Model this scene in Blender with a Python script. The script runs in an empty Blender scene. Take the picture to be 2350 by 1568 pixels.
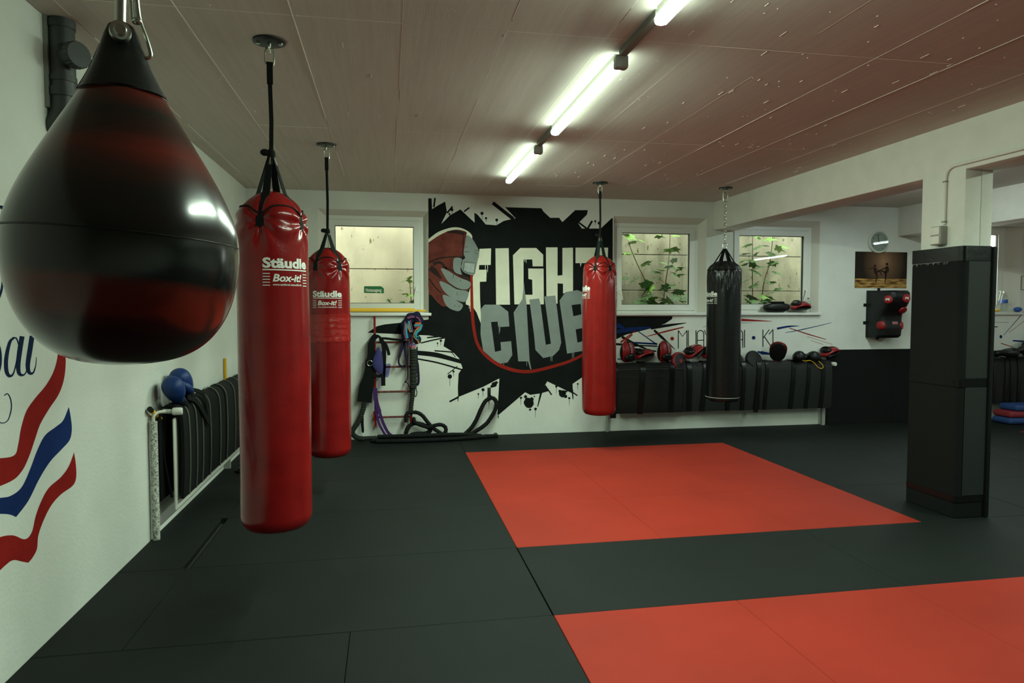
import bpy, bmesh, math, random
from mathutils import Vector, Matrix, Euler
random.seed(7)
sc = bpy.context.scene
col = sc.collection
PI = math.pi

# ------------------------------------------------------------------ camera, world, exposure
F_PX, YAW, PITCH, EYE = 1567.0, 0.1800, 0.0472, 1.547
cd = bpy.data.cameras.new('camera')
cam = bpy.data.objects.new('camera', cd)
col.objects.link(cam)
cd.sensor_width = 36.0
cd.lens = F_PX / 2350.0 * 36.0
cam.location = (0, 0, EYE)
cam.rotation_euler = (PI / 2 - PITCH, 0, -YAW)
cd.clip_start = 0.05
sc.camera = cam
w = bpy.data.worlds.new('overcast_sky')
w.use_nodes = True
w.node_tree.nodes['Background'].inputs[0].default_value = (0.93, 0.97, 0.90, 1)
w.node_tree.nodes['Background'].inputs[1].default_value = 5.3
sc.world = w
sc.view_settings.view_transform = 'Standard'
sc.view_settings.look = 'None'
sc.view_settings.gamma = 1.0
sc.view_settings.use_curve_mapping = False
sc.view_settings.exposure = 0.12
TUBE_COLOUR = (0.77, 1.0, 0.80)
TUBE_STRENGTH = 15.0      # side of the diffuser
STRIP_STRENGTH = 318.0    # the LED strip along its underside

# ------------------------------------------------------------------ room measures (metres)
XL, D, H = -1.578, 8.26, 2.925          # side wall, back wall, ceiling
XR, YF = 11.6, -4.0
X0, Y0 = 0.814, 4.295                   # corner of the red field of mats
PANE_Y = 8.375


def at(px, py, **k):
    """the place on the plane x=.., y=.. or z=.. that the photograph's pixel shows"""
    u, v = (px - 1175.0) / F_PX, (py - 784.0) / F_PX
    yr = math.cos(PITCH) - v * math.sin(PITCH)
    z = -math.sin(PITCH) - v * math.cos(PITCH)
    d = Vector((u * math.cos(YAW) + yr * math.sin(YAW), -u * math.sin(YAW) + yr * math.cos(YAW), z))
    (ax, val), = k.items()
    o = Vector((0, 0, EYE))
    i = 'xyz'.index(ax)
    return o + d * ((val - o[i]) / d[i])


# ------------------------------------------------------------------ object helpers
ORG = {}


def thing(name, label, cat, loc=(0, 0, 0), group=None, kind=None):
    o = bpy.data.objects.new(name, None)
    o.empty_display_size = 0.05
    col.objects.link(o)
    o.location = loc
    o['label'] = label
    o['category'] = cat
    if group:
        o['group'] = group
    if kind:
        o['kind'] = kind
    ORG[o.name] = Vector(loc)
    return o


def tag(o, label, cat, group=None, kind=None):
    o['label'] = label
    o['category'] = cat
    if group:
        o['group'] = group
    if kind:
        o['kind'] = kind
    return o


def copy_tree(o, parent=None):
    c = o.copy()
    col.objects.link(c)
    if parent:
        c.parent = parent
    for ch in list(o.children):
        copy_tree(ch, c)
    return c


def place(proto, loc, rot, label, group, used=set()):
    """the first call moves the built thing itself, later calls copy it with its parts"""
    if proto.name in used:
        o = copy_tree(proto)
    else:
        used.add(proto.name)
        o = proto
    o.location = loc
    o.rotation_euler = rot
    o['label'] = label
    if group:
        o['group'] = group
    if proto.name.startswith('focus_mitt'):
        o.scale = (1.1, 1.1, 1.08)
    return o


class MB:
    def __init__(s):
        s.v, s.f = [], []

    def add(s, vs, fs):
        b = len(s.v)
        s.v += [Vector(p) for p in vs]
        s.f += [tuple(i + b for i in f) for f in fs]
        return s

    def box(s, x0, x1, y0, y1, z0, z1):
        return s.add([(x, y, z) for x in (x0, x1) for y in (y0, y1) for z in (z0, z1)],
                     [(0, 1, 3, 2), (4, 6, 7, 5), (0, 4, 5, 1), (2, 3, 7, 6), (0, 2, 6, 4), (1, 5, 7, 3)])

    def rbox(s, x0, x1, y0, y1, z0, z1, r=.01, seg=2, M=None):
        bm = bmesh.new()
        bmesh.ops.create_cube(bm, size=1)
        for v in bm.verts:
            v.co = Vector(((x0 + x1) / 2 + v.co.x * (x1 - x0), (y0 + y1) / 2 + v.co.y * (y1 - y0), (z0 + z1) / 2 + v.co.z * (z1 - z0)))
        bmesh.ops.bevel(bm, geom=bm.edges[:], offset=r, segments=seg, profile=.5, affect='EDGES')
        bm.verts.index_update()
        s.add([(M @ v.co) if M else v.co.copy() for v in bm.verts], [[v.index for v in f.verts] for f in bm.faces])
        bm.free()
        return s

    def rings(s, rings, cap0=True, cap1=True, closed=False):
        n = len(rings[0])
        vs = [p for r in rings for p in r]
        fs = []
        m = len(rings)
        for i in range(m if closed else m - 1):
            a, b = i * n, ((i + 1) % m) * n
            for j in range(n):
                k = (j + 1) % n
                fs.append((a + j, a + k, b + k, b + j))
        if not closed:
            if cap0:
                fs.append(tuple(range(n))[::-1])
            if cap1:
                fs.append(tuple((m - 1) * n + j for j in range(n)))
        return s.add(vs, fs)

    def tube(s, pts, r, n=10, closed=False, cap=True):
        pts = [Vector(p) for p in pts]
        m = len(pts)
        rr = r if hasattr(r, '__len__') else [r] * m
        up = None
        rings = []
        for i, p in enumerate(pts):
            if closed:
                t = (pts[(i + 1) % m] - pts[i - 1])
            else:
                t = pts[min(i + 1, m - 1)] - pts[max(i - 1, 0)]
            if t.length < 1e-9:
                t = Vector((0, 0, 1))
            t.normalize()
            if up is None:
                a = Vector((0, 0, 1)) if abs(t.z) < .9 else Vector((1, 0, 0))
                up = (a - t * a.dot(t)).normalized()
            else:
                up = (up - t * up.dot(t))
                up = up.normalized() if up.length > 1e-6 else t.orthogonal().normalized()
            sd = t.cross(up)
            rings.append([p + (up * math.cos(q) + sd * math.sin(q)) * rr[i] for q in [2 * PI * j / n for j in range(n)]])
        return s.rings(rings, cap, cap, closed)

    def cyl(s, p0, p1, r, n=24, r1=None):
        return s.tube([p0, p1], [r, r if r1 is None else r1], n)

    def lathe(s, prof, c=(0, 0, 0), n=48, M=None):
        rings = []
        for (r, z) in prof:
            ring = [Vector((r * math.cos(2 * PI * j / n), r * math.sin(2 * PI * j / n), z)) for j in range(n)]
            rings.append([((M @ p) if M else p) + Vector(c) for p in ring])
        return s.rings(rings)

    def ell(s, c, rx, ry, rz, M=None, nu=20, nv=12, e=1.0):
        def pw(x):
            return math.copysign(abs(x) ** e, x)
        rings = []
        for i in range(nv + 1):
            a = -PI / 2 + PI * (i if 0 < i < nv else (.02 if i == 0 else nv - .02)) / nv
            ring = []
            for j in range(nu):
                b = 2 * PI * j / nu
                p = Vector((rx * pw(math.cos(a)) * pw(math.cos(b)), ry * pw(math.cos(a)) * pw(math.sin(b)), rz * pw(math.sin(a))))
                ring.append(((M @ p) if M else p) + Vector(c))
            rings.append(ring)
        return s.rings(rings)

    def ribbon(s, pts, wd, width, th=.003):
        """flat strap along pts; wd is the direction across it"""
        pts = [Vector(p) for p in pts]
        rings = []
        for i, p in enumerate(pts):
            t = (pts[min(i + 1, len(pts) - 1)] - pts[max(i - 1, 0)]).normalized()
            ww = Vector(wd[i] if isinstance(wd, list) else wd)
            ww = (ww - t * ww.dot(t)).normalized()
            n = t.cross(ww)
            wi = (width[i] if isinstance(width, list) else width) / 2
            rings.append([p + ww * wi + n * th / 2, p - ww * wi + n * th / 2, p - ww * wi - n * th / 2, p + ww * wi - n * th / 2])
        return s.rings(rings)

    def build(s, name, mat, parent=None, smooth=True, ang=40, recalc=True):
        off = ORG[parent.name] if parent else Vector((0, 0, 0))
        me = bpy.data.meshes.new(name)
        me.from_pydata([p - off for p in s.v], [], s.f)
        if smooth or recalc:
            bm = bmesh.new()
            bm.from_mesh(me)
            if recalc:
                bmesh.ops.recalc_face_normals(bm, faces=bm.faces[:])
            if smooth:
                lim = math.radians(ang)
                for f in bm.faces:
                    f.smooth = True
                for e in bm.edges:
                    if len(e.link_faces) != 2 or e.calc_face_angle(0) > lim:
                        e.smooth = False
            bm.to_mesh(me)
            bm.free()
        me.materials.append(mat)
        o = bpy.data.objects.new(name, me)
        col.objects.link(o)
        if parent:
            o.parent = parent
        ORG[o.name] = Vector(off)
        return o


def spline(pts, n=8, closed=False):
    """Catmull-Rom through pts"""
    P = [Vector(p) for p in pts]
    m = len(P)
    out = []
    for i in range(m if closed else m - 1):
        g = (lambda k: P[k % m]) if closed else (lambda k: P[min(max(k, 0), m - 1)])
        a, b, c, d = g(i - 1), g(i), g(i + 1), g(i + 2)
        for j in range(n):
            t = j / n
            out.append(.5 * ((2 * b) + (c - a) * t + (2 * a - 5 * b + 4 * c - d) * t * t + (3 * b - a - 3 * c + d) * t ** 3))
    if not closed:
        out.append(P[-1].copy())
    return out


# ------------------------------------------------------------------ materials
def mat(name, c, rough=.6, metal=0, bump=0, bscale=40, var=0, vscale=6, spec=.5, coat=0, stretch=None, sheen=0):
    m = bpy.data.materials.new(name)
    m.use_nodes = True
    nt = m.node_tree
    b = nt.nodes['Principled BSDF']
    b.inputs['Base Color'].default_value = (*c, 1)
    b.inputs['Roughness'].default_value = rough
    b.inputs['Metallic'].default_value = metal
    b.inputs['Specular IOR Level'].default_value = spec
    b.inputs['Coat Weight'].default_value = coat
    b.inputs['Coat Roughness'].default_value = .12
    if sheen:
        b.inputs['Sheen Weight'].default_value = sheen
    if bump or var:
        tc = nt.nodes.new('ShaderNodeTexCoord')
        src = tc.outputs['Object']
        if stretch:
            mp = nt.nodes.new('ShaderNodeMapping')
            mp.inputs['Scale'].default_value = stretch
            nt.links.new(src, mp.inputs[0])
            src = mp.outputs[0]
    if bump:
        n = nt.nodes.new('ShaderNodeTexNoise')
        n.inputs['Scale'].default_value = bscale
        n.inputs['Detail'].default_value = 4
        nt.links.new(src, n.inputs['Vector'])
        bp = nt.nodes.new('ShaderNodeBump')
        bp.inputs['Strength'].default_value = bump
        bp.inputs['Distance'].default_value = .01
        nt.links.new(n.outputs[0], bp.inputs['Height'])
        nt.links.new(bp.outputs[0], b.inputs['Normal'])
    if var:
        n2 = nt.nodes.new('ShaderNodeTexNoise')
        n2.inputs['Scale'].default_value = vscale
        n2.inputs['Detail'].default_value = 5
        nt.links.new(src, n2.inputs['Vector'])
        rp = nt.nodes.new('ShaderNodeValToRGB')
        rp.color_ramp.elements[0].position = .3
        rp.color_ramp.elements[1].position = .7
        rp.color_ramp.elements[0].color = (*[max(0, x * (1 - var)) for x in c], 1)
        rp.color_ramp.elements[1].color = (*[min(1, x * (1 + var)) for x in c], 1)
        nt.links.new(n2.outputs[0], rp.inputs[0])
        nt.links.new(rp.outputs[0], b.inputs['Base Color'])
    return m


M = {}
M['wall'] = mat('whitewashed_plaster', (.64, .66, .60), .85, bump=.2, bscale=55, var=.05, vscale=3, spec=.25)
M['ceil'] = mat('board_formed_concrete', (.60, .555, .50), .8, bump=.055, bscale=55, var=.05, vscale=9, spec=.2, stretch=(4.0, .16, 1))
M['ridge'] = mat('concrete_ridge', (.86, .82, .74), .75)
M['beam'] = mat('painted_beam', (.69, .68, .61), .85, bump=.2, bscale=60, var=.04, spec=.25)
M['concrete'] = mat('weathered_concrete', (.58, .53, .40), .9, bump=.3, bscale=25, var=.13, vscale=3.0, stretch=(1.3, 1.3, .75))
M['concrete2'] = mat('mossy_concrete', (.33, .315, .23), .9, bump=.35, bscale=30, var=.30, vscale=2.6, stretch=(1.5, 1.5, .8))


def specks(m, scale, lo, hi, dark, stretch):
    """dark lichen spots and run marks over a wall's own colour"""
    nt = m.node_tree
    b = nt.nodes['Principled BSDF']
    src = b.inputs['Base Color'].links[0].from_socket
    tc = nt.nodes.new('ShaderNodeTexCoord')
    mp = nt.nodes.new('ShaderNodeMapping')
    mp.inputs['Scale'].default_value = stretch
    nz = nt.nodes.new('ShaderNodeTexNoise')
    nz.inputs['Scale'].default_value = scale
    nz.inputs['Detail'].default_value = 6
    rp = nt.nodes.new('ShaderNodeValToRGB')
    rp.color_ramp.elements[0].position, rp.color_ramp.elements[1].position = lo, hi
    rp.color_ramp.elements[0].color = (1, 1, 1, 1)
    rp.color_ramp.elements[1].color = (*dark, 1)
    mx = nt.nodes.new('ShaderNodeMix')
    mx.data_type = 'RGBA'
    mx.blend_type = 'MULTIPLY'
    mx.inputs[0].default_value = 1
    nt.links.new(tc.outputs['Object'], mp.inputs[0])
    nt.links.new(mp.outputs[0], nz.inputs['Vector'])
    nt.links.new(nz.outputs[0], rp.inputs[0])
    nt.links.new(src, mx.inputs[6])
    nt.links.new(rp.outputs[0], mx.inputs[7])
    nt.links.new(mx.outputs[2], b.inputs['Base Color'])


specks(M['concrete'], 16, .66, .72, (.30, .25, .16), (1, 1, .55))
specks(M['concrete2'], 20, .63, .70, (.28, .26, .18), (1, 1, .6))
specks(M['concrete2'], 2.2, .52, .70, (.55, .52, .42), (2.2, 2.2, .35))
M['bmat'] = mat('black_mat', (.0075, .0100, .0088), .66, bump=.25, bscale=420, var=.12, vscale=2.2, spec=.13)
M['rmat'] = mat('red_mat', (.275, .021, .010), .66, bump=.2, bscale=420, var=.09, vscale=1.6, spec=.14)
M['screed'] = mat('screed', (.012, .013, .012), .9)
M['frame'] = mat('white_pvc', (.66, .68, .62), .35, spec=.45)
M['reveal'] = mat('reveal_plaster', (.62, .61, .53), .85, bump=.2, bscale=60)
M['gasket'] = mat('black_gasket', (.015, .015, .014), .6)
M['sill'] = mat('white_sill', (.64, .66, .61), .4)
M['redv'] = mat('red_vinyl', (.185, .0060, .0060), .20, bump=.08, bscale=70, var=.16, vscale=7, spec=.38)
M['redv3'] = mat('bright_red_vinyl', (.195, .0085, .007), .20, bump=.08, bscale=70, var=.12, vscale=7, spec=.38)
M['redtape'] = mat('red_tape', (.26, .011, .009), .24, bump=.4, bscale=18, stretch=(.4, .4, 2.2))
M['blackv'] = mat('black_vinyl', (.005, .006, .006), .25, bump=.12, bscale=60, spec=.38)
M['web'] = mat('black_webbing', (.0055, .0065, .006), .85, bump=.3, bscale=400, spec=.15)
M['webg'] = mat('dark_green_webbing', (.006, .011, .009), .85, bump=.3, bscale=400, spec=.15)
M['steel'] = mat('zinc_steel', (.50, .53, .47), .3, metal=1)
M['darkmetal'] = mat('dark_plate', (.03, .033, .031), .45, metal=.6)
M['print'] = mat('pale_print', (.66, .68, .62), .5)
M['black'] = mat('black_plastic', (.007, .008, .0075), .45, spec=.25)
M['rubber'] = mat('black_rubber', (.010, .012, .011), .38, bump=.15, bscale=30, var=.3, vscale=10, spec=.35)
M['foam'] = mat('black_foam_mat', (.0045, .0054, .0049), .72, bump=.3, bscale=300, spec=.16)
M['panel'] = mat('smooth_lighter_black', (.013, .017, .0155), .6, bump=.1, bscale=200, spec=.3)
M['ribfoam'] = mat('ribbed_black_mat', (.0085, .0098, .0086), .5, bump=.25, bscale=200, spec=.32)
M['greytape'] = mat('dull_grey_tape', (.055, .060, .048), .5)
M['tape'] = mat('glossy_black_tape', (.004, .0046, .0042), .3, bump=.16, bscale=22, spec=.3)
M['white'] = mat('white_enamel', (.62, .63, .55), .4)
M['grey'] = mat('grey_plastic', (.30, .31, .27), .5)
M['trunk'] = mat('grey_trunking', (.20, .21, .18), .5)
M['pipe'] = mat('dark_grey_pipe', (.035, .041, .039), .42, bump=.1, bscale=20)
M['yellow'] = mat('yellow_plastic', (.75, .43, .015), .35)
M['ladder'] = mat('red_ladder_paint', (.22, .010, .007), .45, var=.25, vscale=30, spec=.25)
M['rung'] = mat('worn_rung', (.13, .035, .026), .45, var=.7, vscale=25, spec=.25)
M['rope'] = mat('black_rope', (.006, .007, .0065), .75, bump=.4, bscale=200, spec=.2)
M['bungee'] = mat('grey_bungee_sleeve', (.024, .028, .024), .85, bump=.4, bscale=150, spec=.15)
M['purple'] = mat('purple_band', (.055, .018, .11), .55, spec=.2)
M['dpurple'] = mat('dark_purple_band', (.014, .010, .030), .6, spec=.15)
M['pblack'] = mat('black_paint', (.0055, .0072, .0068), .8, bump=.3, bscale=55, var=.25, vscale=5, spec=.12)
M['pwhite'] = mat('cream_paint', (.64, .64, .51), .8, bump=.3, bscale=55, var=.05, spec=.12)
M['pgrey'] = mat('grey_paint', (.205, .235, .220), .85, bump=.3, bscale=55, var=.08, spec=.12)
M['pgrey2'] = mat('light_grey_paint', (.33, .36, .34), .8, bump=.3, bscale=55, var=.15, vscale=20, spec=.12)
M['pred'] = mat('red_paint', (.24, .016, .009), .85, bump=.3, bscale=55, var=.15, spec=.12)
M['pmaroon'] = mat('maroon_paint', (.125, .030, .022), .85, bump=.3, bscale=55, var=.3, vscale=8, spec=.12)
M['pdark'] = mat('dark_maroon_paint', (.030, .016, .014), .85, bump=.3, bscale=55, var=.3, vscale=10, spec=.12)
M['pred2'] = mat('flag_red_paint', (.24, .0095, .0075), .85, bump=.3, bscale=55, var=.12, spec=.12)
M['pblue'] = mat('flag_blue_paint', (.006, .022, .105), .85, bump=.3, bscale=55, var=.15, spec=.12)
M['pnavy'] = mat('navy_paint', (.005, .017, .052), .85, bump=.3, bscale=55, spec=.12)
M['bglove'] = mat('blue_leather', (.006, .030, .125), .45, bump=.2, bscale=160, spec=.3)
M['kleather'] = mat('black_leather', (.006, .007, .0068), .36, bump=.2, bscale=120, spec=.3)
M['rleather'] = mat('red_leather', (.22, .008, .009), .36, bump=.2, bscale=120, spec=.35)
M['pinkprint'] = mat('pink_print', (.28, .11, .11), .5, var=.8, vscale=90)
M['stem'] = mat('brown_stem', (.10, .07, .03), .8)
M['leaf'] = mat('maple_leaf', (.17, .36, .05), .5, var=.4, vscale=3)
M['leafd'] = mat('dark_maple_leaf', (.065, .15, .04), .5, var=.35, vscale=3)
M['soil'] = mat('dark_soil', (.05, .045, .03), .95, bump=1, bscale=30)
M['green'] = mat('exit_sign_green', (.008, .16, .045), .4)
M['blue'] = mat('blue_plastic', (.02, .08, .35), .4)
M['cushb'] = mat('blue_cushion', (.012, .045, .16), .7, bump=.3, bscale=150)
M['cushr'] = mat('red_cushion', (.20, .012, .018), .7, bump=.3, bscale=150)
M['cfb'] = mat('navy_cloth', (.012, .014, .034), .9, bump=.4, bscale=60, spec=.1)
M['cfo'] = mat('orange_cloth', (.45, .13, .03), .85)
M['cft'] = mat('teal_cloth', (.03, .26, .32), .85)
M['cfp'] = mat('plum_cloth', (.20, .04, .11), .85)
M['clockface'] = mat('clock_face', (.36, .40, .40), .5)
M['pinkplastic'] = mat('pink_ring', (.85, .06, .28), .4)


def glassy(name, tint=(1, 1, 1), gl=.09):
    m = bpy.data.materials.new(name)
    m.use_nodes = True
    nt = m.node_tree
    nt.nodes.remove(nt.nodes['Principled BSDF'])
    t = nt.nodes.new('ShaderNodeBsdfTransparent')
    t.inputs[0].default_value = (*tint, 1)
    g = nt.nodes.new('ShaderNodeBsdfGlossy')
    g.inputs['Roughness'].default_value = 0.0
    fr = nt.nodes.new('ShaderNodeLayerWeight')       # same from both sides of the sheet
    fr.inputs[0].default_value = .5
    pw = nt.nodes.new('ShaderNodeMath')
    pw.operation = 'POWER'
    pw.inputs[1].default_value = 5
    nt.links.new(fr.outputs['Facing'], pw.inputs[0])
    ad = nt.nodes.new('ShaderNodeMath')
    ad.operation = 'MULTIPLY_ADD'
    ad.use_clamp = True
    ad.inputs[1].default_value = .9
    ad.inputs[2].default_value = gl * .6
    mx = nt.nodes.new('ShaderNodeMixShader')
    nt.links.new(pw.outputs[0], ad.inputs[0])
    nt.links.new(ad.outputs[0], mx.inputs[0])
    nt.links.new(t.outputs[0], mx.inputs[1])
    nt.links.new(g.outputs[0], mx.inputs[2])
    nt.links.new(mx.outputs[0], nt.nodes['Material Output'].inputs[0])
    return m


M['glass'] = glassy('window_glass', (.93, .96, .92))
M['bottle'] = glassy('clear_plastic', (.86, .90, .88), .12)
M['mesh'] = glassy('blue_net', (.35, .33, .70), .05)


def emit(name, c, s):
    m = bpy.data.materials.new(name)
    m.use_nodes = True
    nt = m.node_tree
    b = nt.nodes['Principled BSDF']
    b.inputs['Base Color'].default_value = (.8, .8, .8, 1)
    b.inputs['Emission Color'].default_value = (*c, 1)
    b.inputs['Emission Strength'].default_value = s
    return m


M['tube'] = emit('lit_diffuser', TUBE_COLOUR, TUBE_STRENGTH)
M['strip'] = emit('led_strip', TUBE_COLOUR, STRIP_STRENGTH)
M['tube_b'] = emit('cool_diffuser', (.80, .97, .93), TUBE_STRENGTH * .6)
M['strip_b'] = emit('cool_led_strip', (.80, .97, .93), STRIP_STRENGTH * .42)

# ------------------------------------------------------------------ setting: floor and mats
fl = MB().box(XL - .2, XR, YF, D + .05, -.2, -.042).build('floor', M['screed'], smooth=False)
tag(fl, 'dark gym floor laid with black and red foam mats', 'floor', kind='structure')


def matt(x0, x1, y0, y1, red=False, g=.0012, dz=0):
    m = MB().rbox(x0 + g, x1 - g, y0 + g, y1 - g, -.042, 0 + dz, .0025, 1)
    o = m.build('mat', M['rmat'] if red else M['bmat'], fl, smooth=False)
    if red:
        o['label'] = 'red foam mat'


rows = [Y0 - 5, Y0 - 4, Y0 - 3, Y0 - 2, Y0 - 1, Y0, Y0 + 1, Y0 + 2, Y0 + 3, D]
for i in range(len(rows) - 1):
    a, b = rows[i], rows[i + 1]
    jit = random.uniform(-.0006, .0006)
    if a >= Y0 - 1.01:
        gap = .046 if a in (Y0,) else 0
        matt(XL, -1.20 - gap / 2, a, b, dz=jit)
        matt(-1.20 + gap / 2, X0 - (.004 if a < Y0 - .5 else 0), a, b)
    else:
        matt(XL, -.19, a, b, dz=-.0006)
        matt(-.19, X0 - .001, a, b, dz=.0008)
    if i in (0,) or a == Y0 - 1 or a >= Y0 + 2.99:
        for xa, xb in ((X0, 2.85), (2.85, 4.85), (4.85, 6.85), (6.85, 8.85), (8.85, XR)):
            matt(xa, xb, a, b, dz=random.uniform(-.0006, .0006))
    else:
        g = .0005
        for k in range(3):
            matt(X0 + k, X0 + k + 1, a, b, True, g)
        if i < 4:
            for xa, xb in ((X0 + 3, 5.85), (5.85, 7.85), (7.85, 9.85), (9.85, XR)):
                matt(xa, xb, a, b)
        else:
            for xa, xb in ((X0 + 3, 4.87), (4.87, 6.36), (6.36, 7.86)):
                matt(xa, xb, a, b, dz=random.uniform(-.0006, .0006))
            for k in range(3):
                matt(7.86 + k, 8.86 + k, a, b, True, g)
            matt(10.86, XR, a, b)

# ------------------------------------------------------------------ setting: ceiling with formwork panels
ce = MB().box(XL - .2, XR, YF, D + .34, H + .006, H + .3).build('ceiling', M['ceil'], smooth=False)
tag(ce, 'low concrete ceiling cast in long boards, beige brown', 'ceiling', kind='structure')
PX0, PW, PY0, PL = .085, .5125, 3.40, 2.03
xs = [PX0 + PW * k for k in range(-4, 9)]
xs = [XL] + [x for x in xs if XL + .05 < x < 4.1] + [4.16]
ys = [YF] + [PY0 + PL * k for k in range(-3, 3) if YF + .1 < PY0 + PL * k < D] + [D]
for i in range(len(xs) - 1):
    for j in range(len(ys) - 1):
        dz = random.uniform(0, .0005)
        MB().box(xs[i] + .0015, xs[i + 1] - .0015, ys[j] + .001, ys[j + 1] - .001, H + dz - .001, H + .02).build('panel', M['ceil'], ce, smooth=False)
bx = [4.4, 5.0, 5.5, 6.0, 6.5, 6.9, 7.6, 8.3, 9.0, XR]
for i in range(len(bx) - 1):
    MB().box(bx[i] + .0015, bx[i + 1] - .0015, YF, D, H + random.uniform(0, .002), H + .02).build('panel', M['ceil'], ce, smooth=False)
for x in xs[1:-1]:                      # thin fins of cement that squeezed through the board joints
    y = ys[1] - .3
    while y < D - 1.0:
        L = random.uniform(.35, 1.5)
        hh = random.uniform(.0007, .0014) if abs(x - 1.24) < 1.2 else random.uniform(.0012, .0028)
        wv = random.uniform(-.002, .002)
        MB().box(x - .0018 + wv, x + .0018 + wv, y, min(y + L, D - .9), H - hh, H + .01).build('joint_ridge', M['ridge'], ce, smooth=False)
        y += L + (random.uniform(0, .5) if random.random() < .4 else 0)
for y in ys[1:-1]:
    for i in range(len(xs) - 1):
        if random.random() < .8:
            MB().box(xs[i], xs[i + 1], y - .0018, y + .0018, H - random.uniform(.0008, .0020), H + .01).build('joint_ridge', M['ridge'], ce, smooth=False)
dr = MB()                               # paint drips and specks under the boards
for k in range(300):
    x, y = random.uniform(1.3, 4.1) if random.random() < .75 else random.uniform(-1.2, 1.2), random.uniform(1.5, 7.5)
    l = random.choice([.004, .004, .006, .015, .03])
    dr.box(x - .0011, x + .0011, y - l, y + l, H - .0025, H + .004)
o = dr.build('paint_specks', M['ridge'], ce, smooth=False)
o['kind'] = 'stuff'

# ------------------------------------------------------------------ setting: walls
wl = MB().box(XL - .2, XL, YF, D + .34, 0 - .1, H + .05).build('wall_left', M['wall'], smooth=False)
tag(wl, 'white plastered side wall carrying the painted flag', 'wall', kind='structure')
# windows: opening at wall (x0,x1,z0,z1), glass pane (x0,x1,z0,z1), handle side
WINS = [
    ((-.79, .485, 1.49, 2.715), (-.605, .315, 1.618, 2.535), 1),
    ((2.80, 4.05, 1.49, 2.715), (2.94, 3.862, 1.606, 2.522), -1),
    ((4.42, 5.665, 1.49, 2.715), (4.555, 5.49, 1.612, 2.52), 1),
    ((7.42, 8.83, 1.49, 2.715), (7.60, 8.53, 1.61, 2.60), 1)]
wb = MB()
wb.box(XL, XR, D, D + .34, -.1, 1.49)
wb.box(XL, XR, D, D + .34, 2.715, H + .05)
cuts = [XL] + [c for wn in WINS for c in wn[0][:2]] + [XR]
for i in range(0, len(cuts), 2):
    wb.box(cuts[i], cuts[i + 1], D, D + .34, 1.49, 2.715)
wb = wb.build('wall_back', M['wall'], smooth=False)
tag(wb, 'white plastered wall with the windows and the big black mural', 'wall', kind='structure')
tag(MB().box(XR, XR + .2, YF, D + .34, -.1, H + .05).build('wall_right', M['wall'], smooth=False), 'white plastered wall at the end of the far bay', 'wall', kind='structure')
tag(MB().box(XL - .2, XR + .2, YF - .2, YF, -.1, H + .05).build('wall_front', M['wall'], smooth=False), 'white plastered wall behind the camera', 'wall', kind='structure')
tag(MB().rbox(4.15, 4.465, YF, D + .02, 2.567, H + .03, .008, 2).build('ceiling_beam', M['beam'], smooth=True), 'white ceiling beam resting on the padded pillar', 'beam', kind='structure')
tag(MB().rbox(6.84, 7.14, YF, D + .02, 2.54, H + .03, .008, 2).build('ceiling_beam', M['beam'], smooth=True), 'second white ceiling beam beyond the wall clock', 'beam', kind='structure')
pil = MB().rbox(4.149, 4.285, 4.35, 4.76, -.04, 2.60, .006, 2).rbox(4.289, 4.385, 4.352, 4.76, -.04, 2.60, .004, 2).build('pillar', M['beam'])
tag(pil, 'white square pillar under the beam, padded in black below', 'pillar', kind='structure')


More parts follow.
